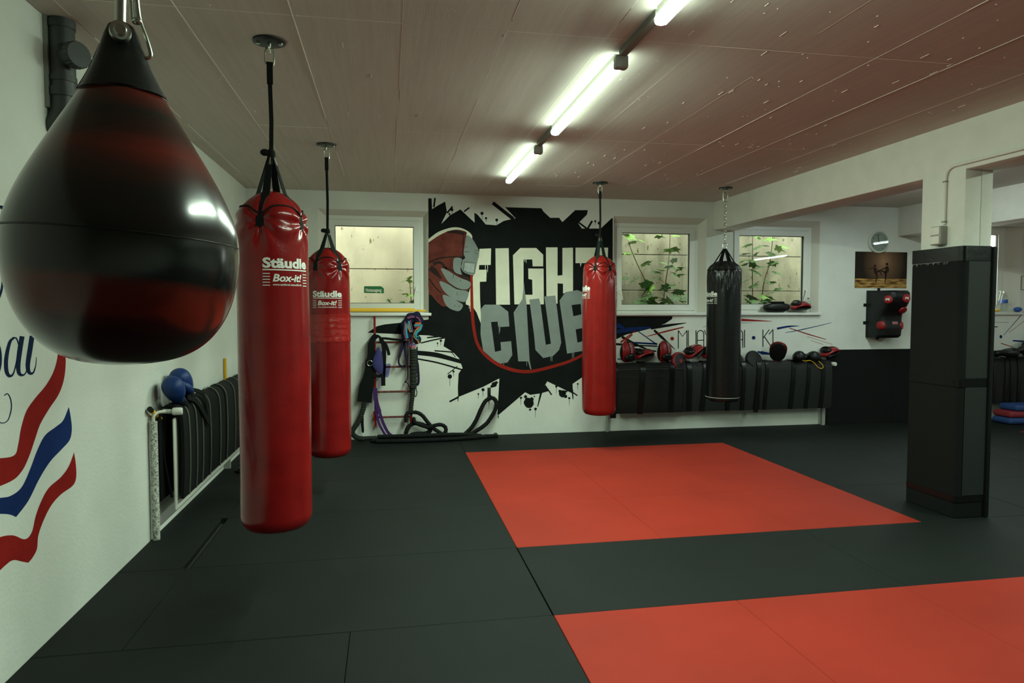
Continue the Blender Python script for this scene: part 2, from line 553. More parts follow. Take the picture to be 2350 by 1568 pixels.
def window(n, op, gl, hs, label):
    x0, x1, z0, z1 = op
    g0, g1, h0, h1 = gl
    t = thing('window_%d' % n, label, 'window', ((x0 + x1) / 2, D, z0), kind='structure')
    s = .075
    f0, f1, k0, k1 = g0 - s - .04, g1 + s + .04, h0 - s - .03, h1 + s + .045
    yf = PANE_Y - .02
    # splayed plaster reveal from wall face to frame
    m = MB()
    A = [(x0, D - .001, z0), (x1, D - .001, z0), (x1, D - .001, z1), (x0, D - .001, z1)]
    B = [(f0, yf, k0), (f1, yf, k0), (f1, yf, k1), (f0, yf, k1)]
    Cc = [(x0 - .01, D + .33, z0 - .01), (x1 + .01, D + .33, z0 - .01), (x1 + .01, D + .33, z1 + .02), (x0 - .01, D + .33, z1 + .02)]
    m.rings([A, B, [(p[0], yf + .075, p[2]) for p in B], Cc], False, False, closed=True)
    m.build('reveal', M['reveal'], t, smooth=False)

    def ring(a0, a1, c0, c1, b0, b1, d0, d1, ya, yb):
        r = MB()
        r.box(a0, b0, ya, yb, c0, c1).box(b1, a1, ya, yb, c0, c1).box(b0, b1, ya, yb, c0, d0).box(b0, b1, ya, yb, d1, c1)
        return r
    ring(f0, f1, k0, k1, g0 - s, g1 + s, h0 - s, h1 + s, yf, yf + .07).build('outer_frame', M['frame'], t, smooth=False)
    q = .004
    m = MB()
    for (a0, a1, c0, c1) in ((g0 - s + q, g0, h0 - s + q, h1 + s - q), (g1, g1 + s - q, h0 - s + q, h1 + s - q), (g0, g1, h0 - s + q, h0), (g0, g1, h1, h1 + s - q)):
        m.box(a0, a1, yf - .012, yf + .06, c0, c1)
    m.build('sash', M['frame'], t, smooth=False)
    ring(g0 - .001, g1 + .001, h0 - .001, h1 + .001, g0 + .006, g1 - .006, h0 + .006, h1 - .006, yf + .002, yf + .03).build('gasket', M['gasket'], t, smooth=False)
    MB().box(g0 - .004, g1 + .004, PANE_Y, PANE_Y + .004, h0 - .004, h1 + .004).build('pane', M['glass'], t, smooth=False)
    MB().rbox(x0 - .02, x1 + .03, D - .045, yf + .01, z0 - .022, z0 + .014, .006, 2).build('sill', M['sill'], t)
    hx = g1 + .03 if hs > 0 else g0 - .03
    hz = h0 + .16
    h = MB().rbox(hx - .013, hx + .013, yf - .022, yf - .01, hz - .03, hz + .045, .004, 2)
    h.build('handle_plate', M['frame'], t)
    MB().tube([(hx, yf - .015, hz + .03), (hx, yf - .05, hz + .03), (hx - hs * .004, yf - .055, hz + .015), (hx - hs * .03, yf - .05, hz - .10)], [.008, .009, .010, .008], 10).build('handle', M['frame'], t)
    return t


window(1, *WINS[0], 'white window with a green emergency exit sticker on its pane')
window(2, *WINS[1], 'white window with saplings outside between the two hanging bags')
window(3, *WINS[2], 'white window beside the beam with black pad on its sill')
window(4, *WINS[3], 'white window partly hidden behind the padded pillar')

# ------------------------------------------------------------------ outside: light wells
def slab_wall(name, x0, x1, y, zs, label, cm='concrete'):
    o = MB().box(x0, x1, y + .03, y + .2, 1.0, zs[-1]).build(name, M['gasket'], smooth=False)
    tag(o, label, 'retaining wall', kind='structure')
    for i in range(len(zs) - 1):
        MB().rbox(x0, x1, y + random.uniform(-.004, .004), y + .035, zs[i] + .0045, zs[i + 1] - .0045, .005, 1).build('slab', M[cm], o, smooth=False)
    return o


slab_wall('retaining_wall', -1.6, 1.9, 9.42, [1.0, 1.53, 2.09, 2.67, 3.1], 'pale stained concrete wall outside the exit window')
slab_wall('retaining_wall', 2.2, 6.75, 9.46, [1.0, 1.30, 1.82, 2.34, 2.86, 3.2], 'concrete slab wall behind the saplings outside', 'concrete2')
wf = MB().box(XL, 6.75, D + .34, 9.5, .9, 1.36).build('light_well_floor', M['soil'], smooth=False)
tag(wf, 'dark soil at the bottom of the light well', 'soil', kind='structure')
wsd = MB().box(1.9, 2.2, D + .34, 9.5, .9, 3.1).build('light_well_side', M['concrete'], smooth=False)
tag(wsd, 'concrete divider between the light wells', 'retaining wall', kind='structure')


def leaf_mesh(m, name):
    pts = []
    out = [(0, 0), (.18, -.06), (.42, .02), (.30, .16), (.52, .42), (.30, .40), (.26, .52), (.12, .46), (0, .86)]
    prof = out + [(-x, y) for (x, y) in out[-2:0:-1]]
    b = MB()
    for (x, y) in prof:
        pts.append((x, y, -.12 * abs(x) - .15 * y * y))
    c = len(pts)
    pts.append((0, .25, .03))
    b.add(pts, [(i, (i + 1) % c, c) for i in range(c)])
    o = b.build(name, m, None, smooth=False, recalc=False)
    return o


LEAFM = {}
for key in ('leaf', 'leafd'):
    o = leaf_mesh(M[key], 'leaf')
    LEAFM[key] = o.data
    bpy.data.objects.remove(o)


def sapling(name, label, stems, leaves, base_leaves, group='saplings in the light well'):
    b = stems[0][0]
    t = thing(name, label, 'plant', b, group)
    for s in stems:
        pts = spline(s, 5)
        n = len(pts)
        MB().tube(pts, [.010 * (1 - .6 * i / n) for i in range(n)], 6).build('stem', M['stem'], t)
    def put(p, s, key, rz, tilt):
        o = bpy.data.objects.new('leaf', LEAFM[key])
        col.objects.link(o)
        o.parent = t
        o.location = Vector(p) - Vector(b)
        o.scale = (s, s, s)
        o.rotation_euler = Euler((tilt, random.uniform(-.5, .5), rz))
    for (px, py, y, s, key) in leaves:
        put(at(px, py, y=y), s * 1.2, key, random.uniform(0, 6.28), random.uniform(-.5, .15))
    for (px, py, y, s, key) in base_leaves:
        put(at(px, py, y=y), s * 1.15, key, random.uniform(0, 6.28), random.uniform(-.9, .3))
    return t


def stem_px(pts, y):
    return [at(px, py, y=y) for (px, py) in pts]


sapling('maple_sapling', 'small leafy seedling in the corner of the exit window',
        [[at(945, 740, y=9.0), at(944, 700, y=9.0), at(940, 640, y=9.1)]],
        [(935, 642, 9.1, .11, 'leaf'), (928, 645, 9.1, .09, 'leafd'), (945, 636, 9.1, .1, 'leaf'), (920, 666, 9.1, .10, 'leaf'), (936, 674, 9.0, .12, 'leaf'), (942, 676, 9.0, .11, 'leaf')],
        [(925, 692, 9.0, .10, 'leafd'), (900, 686, 9.1, .11, 'leafd'), (890, 687, 9.1, .08, 'leafd'), (945, 690, 9.0, .12, 'leaf'), (934, 690, 9.0, .10, 'leaf'), (895, 692, 9.1, .09, 'leafd'), (940, 660, 9.05, .09, 'leafd')])
sapling('maple_sapling', 'leaning maple sapling outside the window beside the red bag',
        [[at(1515, 735, y=9.0), at(1490, 665, y=9.05), at(1462, 605, y=9.1), at(1444, 560, y=9.15), at(1436, 515, y=9.2)]],
        [(1440, 540, 9.15, .17, 'leaf'), (1455, 553, 9.1, .16, 'leaf'), (1466, 551, 9.1, .15, 'leaf'), (1432, 540, 9.2, .14, 'leafd'), (1440, 580, 9.15, .15, 'leaf'), (1458, 582, 9.1, .15, 'leafd'), (1478, 603, 9.05, .17, 'leaf'), (1490, 600, 9.05, .17, 'leaf'), (1440, 638, 9.1, .14, 'leafd'), (1455, 641, 9.1, .14, 'leafd'), (1432, 636, 9.1, .1, 'leafd')],
        [(1490, 645, 9.0, .17, 'leafd'), (1500, 641, 9.0, .15, 'leafd'), (1470, 655, 8.95, .18, 'leafd'), (1485, 660, 8.95, .22, 'leafd'), (1498, 656, 8.95, .18, 'leaf'), (1475, 690, 8.9, .22, 'leafd'), (1490, 690, 8.9, .22, 'leafd'), (1505, 693, 8.9, .2, 'leafd'), (1482, 678, 8.95, .2, 'leafd'), (1496, 682, 8.9, .18, 'leaf')])
sapling('maple_sapling', 'upright maple sapling outside the window, nearer its hinge side',
        [[at(1518, 735, y=9.0), at(1526, 660, y=9.1), at(1533, 610, y=9.15), at(1537, 565, y=9.2), at(1538, 515, y=9.2)]],
        [(1505, 542, 9.2, .15, 'leafd'), (1515, 540, 9.2, .14, 'leaf'), (1552, 540, 9.2, .15, 'leaf'), (1533, 571, 9.15, .16, 'leaf'), (1545, 568, 9.15, .15, 'leafd'), (1553, 596, 9.2, .14, 'leafd'), (1525, 605, 9.1, .16, 'leaf'), (1535, 609, 9.1, .14, 'leafd'), (1555, 615, 9.1, .15, 'leafd'), (1562, 613, 9.1, .13, 'leafd'), (1500, 622, 9.1, .15, 'leafd'), (1512, 619, 9.1, .16, 'leaf'), (1545, 628, 9.05, .16, 'leafd'), (1556, 630, 9.05, .14, 'leafd')],
        [(1530, 680, 8.95, .22, 'leafd'), (1545, 678, 8.95, .2, 'leafd'), (1540, 690, 8.9, .22, 'leaf'), (1560, 665, 9.0, .19, 'leafd'), (1556, 689, 8.95, .18, 'leafd'), (1525, 692, 8.9, .2, 'leafd'), (1535, 655, 9.0, .18, 'leafd'), (1550, 655, 9.0, .2, 'leafd'), (1570, 678, 8.95, .18, 'leafd'), (1520, 660, 9, .16, 'leafd')])
sapling('maple_sapling', 'straight thin maple sapling outside the window with the pad',
        [[at(1727, 735, y=9.0), at(1727, 640, y=9.1), at(1727, 570, y=9.15), at(1727, 520, y=9.2)]],
        [(1745, 541, 9.15, .16, 'leaf'), (1735, 542, 9.15, .15, 'leaf'), (1718, 560, 9.15, .15, 'leaf'), (1750, 564, 9.15, .14, 'leafd'), (1738, 566, 9.1, .15, 'leafd'), (1715, 583, 9.1, .15, 'leafd'), (1738, 582, 9.1, .14, 'leafd'), (1700, 600, 9.0, .17, 'leaf'), (1698, 610, 9.0, .16, 'leaf'), (1722, 596, 9.1, .16, 'leafd'), (1742, 615, 9.05, .2, 'leafd'), (1735, 622, 9.05, .2, 'leafd'), (1720, 606, 9.05, .16, 'leafd'), (1713, 604, 9.1, .14, 'leafd')],
        [(1725, 655, 9.0, .16, 'leafd'), (1740, 646, 9.0, .18, 'leafd'), (1712, 645, 9.0, .15, 'leafd'), (1720, 690, 8.9, .22, 'leafd'), (1735, 688, 8.9, .22, 'leafd'), (1750, 690, 8.9, .2, 'leafd'), (1710, 685, 8.9, .2, 'leafd'), (1728, 680, 8.95, .2, 'leafd'), (1744, 678, 8.95, .18, 'leaf'), (1760, 692, 8.9, .2, 'leafd')])
sapling('maple_sapling', 'curved maple sapling nearest the handle of the pad window',
        [[at(1745, 735, y=9.05), at(1752, 655, y=9.1), at(1766, 605, y=9.15), at(1773, 550, y=9.2), at(1774, 515, y=9.2)]],
        [(1770, 545, 9.15, .19, 'leaf'), (1764, 549, 9.15, .17, 'leaf'), (1780, 567, 9.15, .16, 'leaf'), (1792, 565, 9.15, .15, 'leaf'), (1772, 580, 9.15, .15, 'leafd'), (1778, 601, 9.1, .16, 'leafd'), (1770, 604, 9.1, .14, 'leafd'), (1785, 625, 9.1, .15, 'leafd'), (1775, 623, 9.1, .16, 'leafd'), (1760, 643, 9.05, .15, 'leafd'), (1772, 646, 9.05, .14, 'leafd')],
        [(1770, 672, 9.0, .17, 'leafd'), (1756, 682, 9.0, .18, 'leafd'), (1765, 690, 8.95, .18, 'leafd'), (1778, 664, 9.05, .15, 'leafd')])

# ------------------------------------------------------------------ ceiling lights
def batten(name, x, y0, y1, label, group, cap=True, sfx=''):
    t = thing(name, label, 'light', (x, (y0 + y1) / 2, H), group)
    m = MB()
    m.box(x - .020, x + .020, y0 + .02, y1 - .02, H - .030, H)
    m.build('housing', M['white'], t, smooth=False)
    r = .031
    zc = H - .058
    rings = [(y0 + .0, .012), (y0 + .004, .022), (y0 + .014, r), (y1 - .014, r), (y1 - .004, .022), (y1, .012)]
    MB().rings([[(x + rr * math.cos(2 * PI * k / 20), y, max(zc + rr * math.sin(2 * PI * k / 20), zc - .0185)) for k in range(20)] for (y, rr) in rings]).build('diffuser', M['tube' + sfx], t)
    MB().add([(x + a, b, zc - c) for b in (y0 + .02, y1 - .02) for a, c in ((-.0228, .0190), (0, .0255), (.0228, .0190))], [(0, 1, 4, 3), (1, 2, 5, 4)]).build('light_strip', M['strip' + sfx], t, smooth=False)
    if cap:
        MB().rbox(x - .036, x + .036, y0 - .045, y0 + .012, zc - .036, zc + .036, .012, 2).build('end_cap', M['grey'], t)
    return t


GL = 'tube lights in the main bay'
spans = [(5.615, 7.02), (3.575, 5.04), (1.53, 3.03)]
lab = ['tube light on the ceiling, farthest of the row, near the mural', 'tube light on the ceiling, middle of the row in view', 'tube light on the ceiling cut by the upper picture edge']
for i, (a, b) in enumerate(spans):
    batten('tube_light', 1.24, a, b, lab[i], GL, cap=(i != 2))
GB = 'tube lights in the side bay'
lab = ['tube light of the side bay hidden behind the pillar', 'tube light beside the pillar, over the side bay', 'tube light of the side bay, out of view', 'last tube light of the side bay, out of view']
for i, (a, b) in enumerate([(6.0, 7.2), (4.15, 5.6), (1.6, 3.05), (-.5, .95)]):
    batten('tube_light', 5.61, a, b, lab[i], GB, sfx='_b' if i < 2 else '')
for i, (a, b) in enumerate([(4.2, 5.65), (.0, 1.45)]):
    batten('tube_light', 9.6, a, b, ['tube light of the far bay, nearer the windows, out of view', 'tube light of the far bay, nearer the entrance, out of view'][i], 'tube lights in the far bay', sfx='_b')
for k, (a, b) in enumerate([(5.04, 5.57), (3.03, 3.53)]):
    o = MB().box(1.24 - .02, 1.24 + .02, a, b, H - .035, H).build('cable_trunking', M['trunk'], smooth=False)
    tag(o, ['grey cable trunking joining the far and the middle tube light', 'grey cable trunking joining the middle and the cut-off tube light'][k], 'trunking', 'cable trunking between the tube lights')


# ------------------------------------------------------------------ text helper
def text_mb(body, size, bold=0.0, shear=0.0, width=None, sx=1.0):
    cu = bpy.data.curves.new('text', 'FONT')
    cu.body = body
    cu.size = size
    cu.offset = bold
    cu.shear = shear
    cu.align_x = 'CENTER'
    cu.resolution_u = 3
    o = bpy.data.objects.new('text', cu)
    col.objects.link(o)
    dg = bpy.context.evaluated_depsgraph_get()
    dg.update()
    me = bpy.data.meshes.new_from_object(o.evaluated_get(dg))
    vs = [v.co.copy() for v in me.vertices]
    fs = [tuple(p.vertices) for p in me.polygons]
    bpy.data.objects.remove(o)
    xs_ = [v.x for v in vs]
    k = sx
    if width:
        k = width / (max(xs_) - min(xs_))
    c = (max(xs_) + min(xs_)) / 2
    vs = [Vector(((v.x - c) * k, v.y, 0)) for v in vs]
    return vs, fs


def bend(vs, fs, step=.012):
    """cut flat print into narrow strips so it can follow a round surface"""
    bm = bmesh.new()
    bv = [bm.verts.new(v) for v in vs]
    for f in fs:
        try:
            bm.faces.new([bv[i] for i in f])
        except ValueError:
            pass
    x0, x1 = min(v.x for v in vs), max(v.x for v in vs)
    x = x0 + step
    while x < x1:
        bmesh.ops.bisect_plane(bm, geom=bm.verts[:] + bm.edges[:] + bm.faces[:], plane_co=(x, 0, 0), plane_no=(1, 0, 0))
        x += step
    bm.verts.index_update()
    r = [v.co.copy() for v in bm.verts], [tuple(v.index for v in f.verts) for f in bm.faces]
    bm.free()
    return r


def rect(x0, x1, y0, y1):
    return [Vector((x0, y0, 0)), Vector((x1, y0, 0)), Vector((x1, y1, 0)), Vector((x0, y1, 0))], [(0, 1, 2, 3)]


# ------------------------------------------------------------------ heavy bags
def carabiner(x, y, z0, z1, ry=0, w_=.022, r=.005):
    m = MB()
    zc, hh = (z0 + z1) / 2, (z1 - z0) / 2
    pts = []
    for k in range(24):
        a = 2 * PI * k / 24
        pz = math.copysign(abs(math.sin(a)) ** .8, math.sin(a)) * hh
        px_ = math.copysign(abs(math.cos(a)) ** .5, math.cos(a)) * w_
        pts.append((x + px_ * math.cos(ry), y + px_ * math.sin(ry), zc + pz))
    return m.tube(pts, r, 8, closed=True)


def anchor(root, x, y, r=.082):
    m = MB().lathe([(r, H - .001), (r, H - .010), (r - .004, H - .012), (.02, H - .013), (.001, H - .013)], (x, y, 0), 32)
    m.build('ceiling_plate', M['darkmetal'], root)
    b = MB()
    for sx in (-1, 1):
        b.cyl((x + sx * r * .68, y, H - .012), (x + sx * r * .68, y, H - .020), .011, 6)
    b.build('plate_bolts', M['steel'], root)
    MB().tube([(x, y + .018 * math.cos(a), H - .036 + .024 * math.sin(a)) for a in [2 * PI * k / 16 for k in range(16)]], .006, 8, closed=True).build('eye_bolt', M['steel'], root)


def heavy_bag(label, x, y, ztop, zbot, R, vm, strap_deg, logo_deg, zloop0, zloop1, zknot, zstrap, ztext, tw=.25, tape=None, webm='web', seed=1, dome=.155, piping=True):
    rnd = random.Random(seed)
    t = thing('punching_bag', label, 'punching bag', (x, y, zbot), 'heavy bags hung from the ceiling')
    th0 = math.atan2(-x, y)
    sd = [th0 + math.radians(a) for a in strap_deg]

    def dirv(a):
        return Vector((math.sin(a), -math.cos(a), 0))

    def adiff(a, b):
        return (a - b + PI) % (2 * PI) - PI
    ph = [rnd.uniform(0, 6.28) for _ in range(6)]

    def rad(a, z):
        d = ztop - z
        # profile
        if d < dome:
            q = max(d, 0) / dome
            r = R * (.22 + .76 * math.sin(q * PI / 2) ** .72)
        else:
            r = R * (.98 + .02 * min(1, (d - dome) / .3))
        b = z - zbot
        if b < .075:
            r = min(r, R * (.66 + .34 * math.sqrt(max(0, 1 - (1 - b / .075) ** 2))))
        # lumps of the filling
        r *= 1 + .010 * math.sin(3.1 * z + ph[0]) * math.sin(a + ph[1]) + .006 * math.sin(7 * z + 2 * a + ph[2])
        # straps pull the shoulder in; folds fan out below them
        if 0 < d < .55:
            fall = math.exp(-((d - .14) / .12) ** 2)
            for s in sd:
                q = adiff(a, s)
                r -= R * .13 * fall * math.exp(-(q / .26) ** 2)
                u_, v_ = q * R, d - (ztop - zstrap) + .035
                rho = math.hypot(u_, v_)
                if rho < .30:
                    r += .0062 * math.exp(-((rho - .06) / .085) ** 2) * math.sin(8 * math.atan2(u_, v_) + ph[3] + 5 * rho) * min(1, rho / .05)
        return r
    n = 144
    zs = []
    z = zbot
    while z < ztop - 1e-6:
        zs.append(z)
        z += .009 if z - zbot < .08 else (.05 if z < ztop - .55 else .0095)
    zs.append(ztop)
    rings = [[Vector((x, y, zz)) + dirv(2 * PI * k / n) * rad(2 * PI * k / n, zz) for k in range(n)] for zz in zs]
    m = MB()
    rings = [[Vector((x, y, zbot)) + dirv(2 * PI * k / n) * R * .02 for k in range(n)]] + rings + [[Vector((x, y, ztop + .006)) + dirv(2 * PI * k / n) * R * .03 for k in range(n)]]
    m.rings(rings)
    body = m.build('bag_body', vm, t, ang=75)
    # straps
    for i, a in enumerate(sd):
        d = dirv(a)
        dt = dirv(a + PI / 2)
        pts = [Vector((x, y, zknot)) + d * .012]
        rs = rad(a, ztop - dome * .35)
        pts.append(Vector((x, y, ztop - dome * .06)) + d * (rad(a, ztop - dome * .10) + .006))
        zz = ztop - dome * .25
        while zz > zstrap:
            pts.append(Vector((x, y, zz)) + d * (rad(a, zz) + .004))
            zz -= .03
        pts.append(Vector((x, y, zstrap)) + d * (rad(a, zstrap) + .004))
        MB().ribbon(pts, dt, [.026] + [.040] * (len(pts) - 1), .004).build('hanging_strap', M[webm], t)
    if piping:
        pts = []
        for k in range(n):
            a = 2 * PI * k / n
            mn = min(abs(adiff(a, s)) for s in sd)
            zz = ztop - .085 - .040 * math.exp(-(mn / .30) ** 2)
            pts.append(Vector((x, y, zz)) + dirv(a) * (rad(a, zz) + .001))
        MB().tube(pts, .005, 8, closed=True).build('piping', M['web'], t)
    # upper suspension
    anchor(t, x, y)
    carabiner(x, y, zloop0 - .02, H - .04, th0).build('carabiner', M['steel'], t)
    MB().ribbon([(x, y, zloop0), (x, y, zloop1)], (math.cos(th0), math.sin(th0), 0), .030, .016).build('strap_loop', M['web'], t)
    MB().ribbon([(x, y, zloop1), (x + .004, y, (zloop1 + zknot) / 2), (x, y, zknot)], (math.cos(th0), math.sin(th0), 0), .021, .004).build('strap', M['web'], t)
    MB().ell((x, y, zknot + .012), .022, .022, .030).ell((x - .03 * math.cos(th0), y - .03 * math.sin(th0), zknot + .02), .024, .016, .018).build('knot', M['web'], t)
    rg = MB()
    for i, a in enumerate(sd):
        d = dirv(a)
        p0, p1 = Vector((x, y, zknot + .01)), Vector((x, y, zknot - .045)) + d * .028
        rg.tube([p0 + d * .006, p1, p1 + dirv(a + PI / 2) * .008, p0 + d * .010], .0035, 6, closed=True)
    rg.build('hook_rings', M['steel'], t)
    # printed logo: name, rule, second line, side bars, web address
    for li, la in enumerate(logo_deg):
        a0 = th0 + math.radians(la)
        rows_ = []
        S = tw
        rows_.append((text_mb('Stäudle', S * .27, bold=.0027 * S / .25, width=S), 0))
        rows_.append((rect(-S / 2, S / 2, -.034 * S, -.058 * S), 0))
        rows_.append((text_mb('Box-it!', S * .205, bold=.0015 * S / .25, shear=.22, width=S * .62), -.275 * S))
        for sgn in (-1, 1):
            for k in range(5):
                yy = -.115 * S - k * .058 * S
                rows_.append((rect(min(sgn * .5, sgn * .36) * S, max(sgn * .5, sgn * .36) * S, yy, yy - .016 * S), 0))
        rows_.append((text_mb('www.sattlerei-staeudle.de', S * .062, bold=.0002, width=S * .62), -.36 * S))
        m = MB()
        for (vs, fs), dy in rows_:
            vs, fs = bend(vs, fs, .014)
            m.add([Vector((x, y, ztext + v.y + dy)) + dirv(a0 + v.x / R) * (rad(a0 + v.x / R, ztext + v.y + dy) + .0022) for v in vs], fs)
        m.build('logo_print', M['print'], t, smooth=False, recalc=False)
    if tape:
        z0, z1 = tape
        rr = []
        for i in range(14):
            zz = z0 + (z1 - z0) * i / 13
            e = .0032 + .0012 * math.sin(i * 2.1)
            rr.append([Vector((x, y, zz + .004 * math.sin(2 * 2 * PI * k / n + i))) + dirv(2 * PI * k / n) * (rad(2 * PI * k / n, zz) + e + .0012 * math.sin(17 * 2 * PI * k / n + i * i)) for k in range(n)])
        MB().rings(rr, False, False).build('tape_wrap', M['redtape'], t, ang=75)
    return t


heavy_bag('tall red punching bag hanging nearest the teardrop bag', -.586, 3.738, 2.152, .395, .180, M['redv'], [-22, 66, 158, 248], [24], 2.815, 2.706, 2.335, 1.955, 1.755, seed=3)
heavy_bag('red punching bag with a bright red tape wrap around its middle', -.492, 5.96, 2.060, .300, .178, M['redv'], [-40, 36, 140, 220], [-3], 2.815, 2.710, 2.187, 1.865, 1.650, tape=(1.275, 1.505), webm='webg', seed=5)
heavy_bag('bright red punching bag hanging in front of the mural', 2.288, 7.21, 2.132, .388, .186, M['redv3'], [-18, 44, 140, 222], [-72, 108], 2.83, 2.755, 2.335, 1.955, 1.755, webm='webg', seed=8)


def black_bag():
    x, y, ztop, zbot, R = 3.785, 7.26, 2.093, .500, .190
    t = thing('punching_bag', 'black punching bag on a steel chain in front of the windows', 'punching bag', (x, y, zbot), 'heavy bags hung from the ceiling')
    th0 = math.atan2(-x, y)

    def dirv(a):
        return Vector((math.sin(a), -math.cos(a), 0))
    sd = [th0 + math.radians(a) for a in (-58, -14, 22, 62, 150, 205)]

    def adiff(a, b):
        return (a - b + PI) % (2 * PI) - PI

    def rad(a, z):
        d = ztop - z
        r = R
        if d < .10:
            r = R * (.34 + .62 * math.sin(max(d, 0) / .10 * PI / 2) ** .8)
        b = z - zbot
        if b < .03:
            r = min(r, R * (.90 + .10 * math.sqrt(max(0, 1 - (1 - b / .03) ** 2))))
        if b > .03 and b < .06:
            r *= 1.0
        if 0.05 < d < .55:
            for s in sd:
                q = adiff(a, s)
                r -= R * .09 * math.exp(-((d - .10) / .06) ** 2) * math.exp(-(q / .16) ** 2)
                g = math.exp(-((d - .22) / .11) ** 2) * math.exp(-(q / .5) ** 2)
                r += R * .034 * g * math.sin(17 * q / (.3 + 2 * d) + 1.3)
        r *= 1 + .012 * math.sin(2.6 * z + .5) * math.sin(a)
        return r
    n = 96
    zs = [zbot + .006 * i for i in range(11)]
    z = zbot + .10
    while z < ztop - .55:
        zs.append(z)
        z += .05
    while z < ztop:
        zs.append(z)
        z += .012
    zs.append(ztop)
    rings = [[Vector((x, y, zz)) + dirv(2 * PI * k / n) * rad(2 * PI * k / n, zz) for k in range(n)] for zz in zs]
    rings = [[Vector((x, y, zbot)) + dirv(2 * PI * k / n) * R * .02 for k in range(n)]] + rings + [[Vector((x, y, ztop + .003)) + dirv(2 * PI * k / n) * R * .03 for k in range(n)]]
    MB().rings(rings).build('bag_body', M['blackv'], t, ang=75)
    MB().tube([Vector((x, y, zbot + .045)) + dirv(2 * PI * k / 64) * (R * 1.0) for k in range(64)], .0022, 6, closed=True).build('pale_piping', M['print'], t)
    cap = []
    for i in range(7):
        d = .004 + .100 * i / 6
        cap.append([Vector((x, y, ztop - d + .003)) + dirv(2 * PI * k / n) * (rad(2 * PI * k / n, ztop - d) + .003) for k in range(n)])
    MB().rings(cap, False, False).build('top_collar', M['rubber'], t, ang=75)
    zr = 2.235
    for a in (-62, -16, 20, 60):
        d = dirv(th0 + math.radians(a))
        p = [Vector((x, y, zr)) + d * .014, Vector((x, y, ztop - .008)) + d * (rad(th0 + math.radians(a), ztop - .02) + .004), Vector((x, y, ztop - .06)) + d * (rad(th0 + math.radians(a), ztop - .06) + .006)]
        MB().ribbon(p, dirv(th0 + math.radians(a) + PI / 2), .024, .005).build('hanging_strap', M['web'], t)
    for a in (150, 205):
        d = dirv(th0 + math.radians(a))
        MB().ribbon([Vector((x, y, zr)) + d * .014, Vector((x, y, ztop - .02)) + d * R * .8], dirv(th0 + math.radians(a) + PI / 2), .024, .005).build('hanging_strap', M['web'], t)
    anchor(t, x, y, .075)
    carabiner(x, y, 2.765, 2.905, th0, .026, .005).build('carabiner', M['steel'], t)
    carabiner(x, y, 2.225, 2.30, th0, .022, .0045).build('ring', M['steel'], t)
    z0 = 2.77
    k = 0
    L = .044
    proto = None
    while z0 - L > 2.285:
        pts = []
        for j in range(14):
            a = 2 * PI * j / 14
            q = math.cos(a) * .011
            if k % 2:
                pts.append((x + q * math.cos(th0), y + q * math.sin(th0), z0 - L / 2 + math.sin(a) * L / 2))
            else:
                pts.append((x - q * math.sin(th0), y + q * math.cos(th0), z0 - L / 2 + math.sin(a) * L / 2))
        MB().tube(pts, .0042, 6, closed=True).build('chain_link', M['steel'], t)
        z0 -= L - .010
        k += 1
    MB().tube([(x + .004, y - .02, zbot + .002), (x + .004, y - .02, zbot - .03)], .004, 6).build('bottom_ring', M['steel'], t)
    S = .25
    for la in (-60, 120):
        a0 = th0 + math.radians(la)
        m = MB()
        rows_ = [(text_mb('Stäudle', S * .27, bold=.0027, width=S), 0), (rect(-S / 2, S / 2, -.034 * S, -.058 * S), 0), (text_mb('Box-it!', S * .205, bold=.0015, shear=.22, width=S * .62), -.275 * S)]
        for sgn in (-1, 1):
            for k in range(5):
                yy = -.115 * S - k * .058 * S
                rows_.append((rect(min(sgn * .5, sgn * .36) * S, max(sgn * .5, sgn * .36) * S, yy, yy - .016 * S), 0))
        rows_.append((text_mb('www.sattlerei-staeudle.de', S * .062, bold=.0002, width=S * .62), -.36 * S))
        for (vs, fs), dy in rows_:
            vs, fs = bend(vs, fs, .014)
            m.add([Vector((x, y, 1.70 + v.y + dy)) + dirv(a0 + v.x / R) * (rad(a0 + v.x / R, 1.70 + v.y + dy) + .003) for v in vs], fs)
        m.build('logo_print', M['print'], t, smooth=False, recalc=False)
    return t


black_bag()


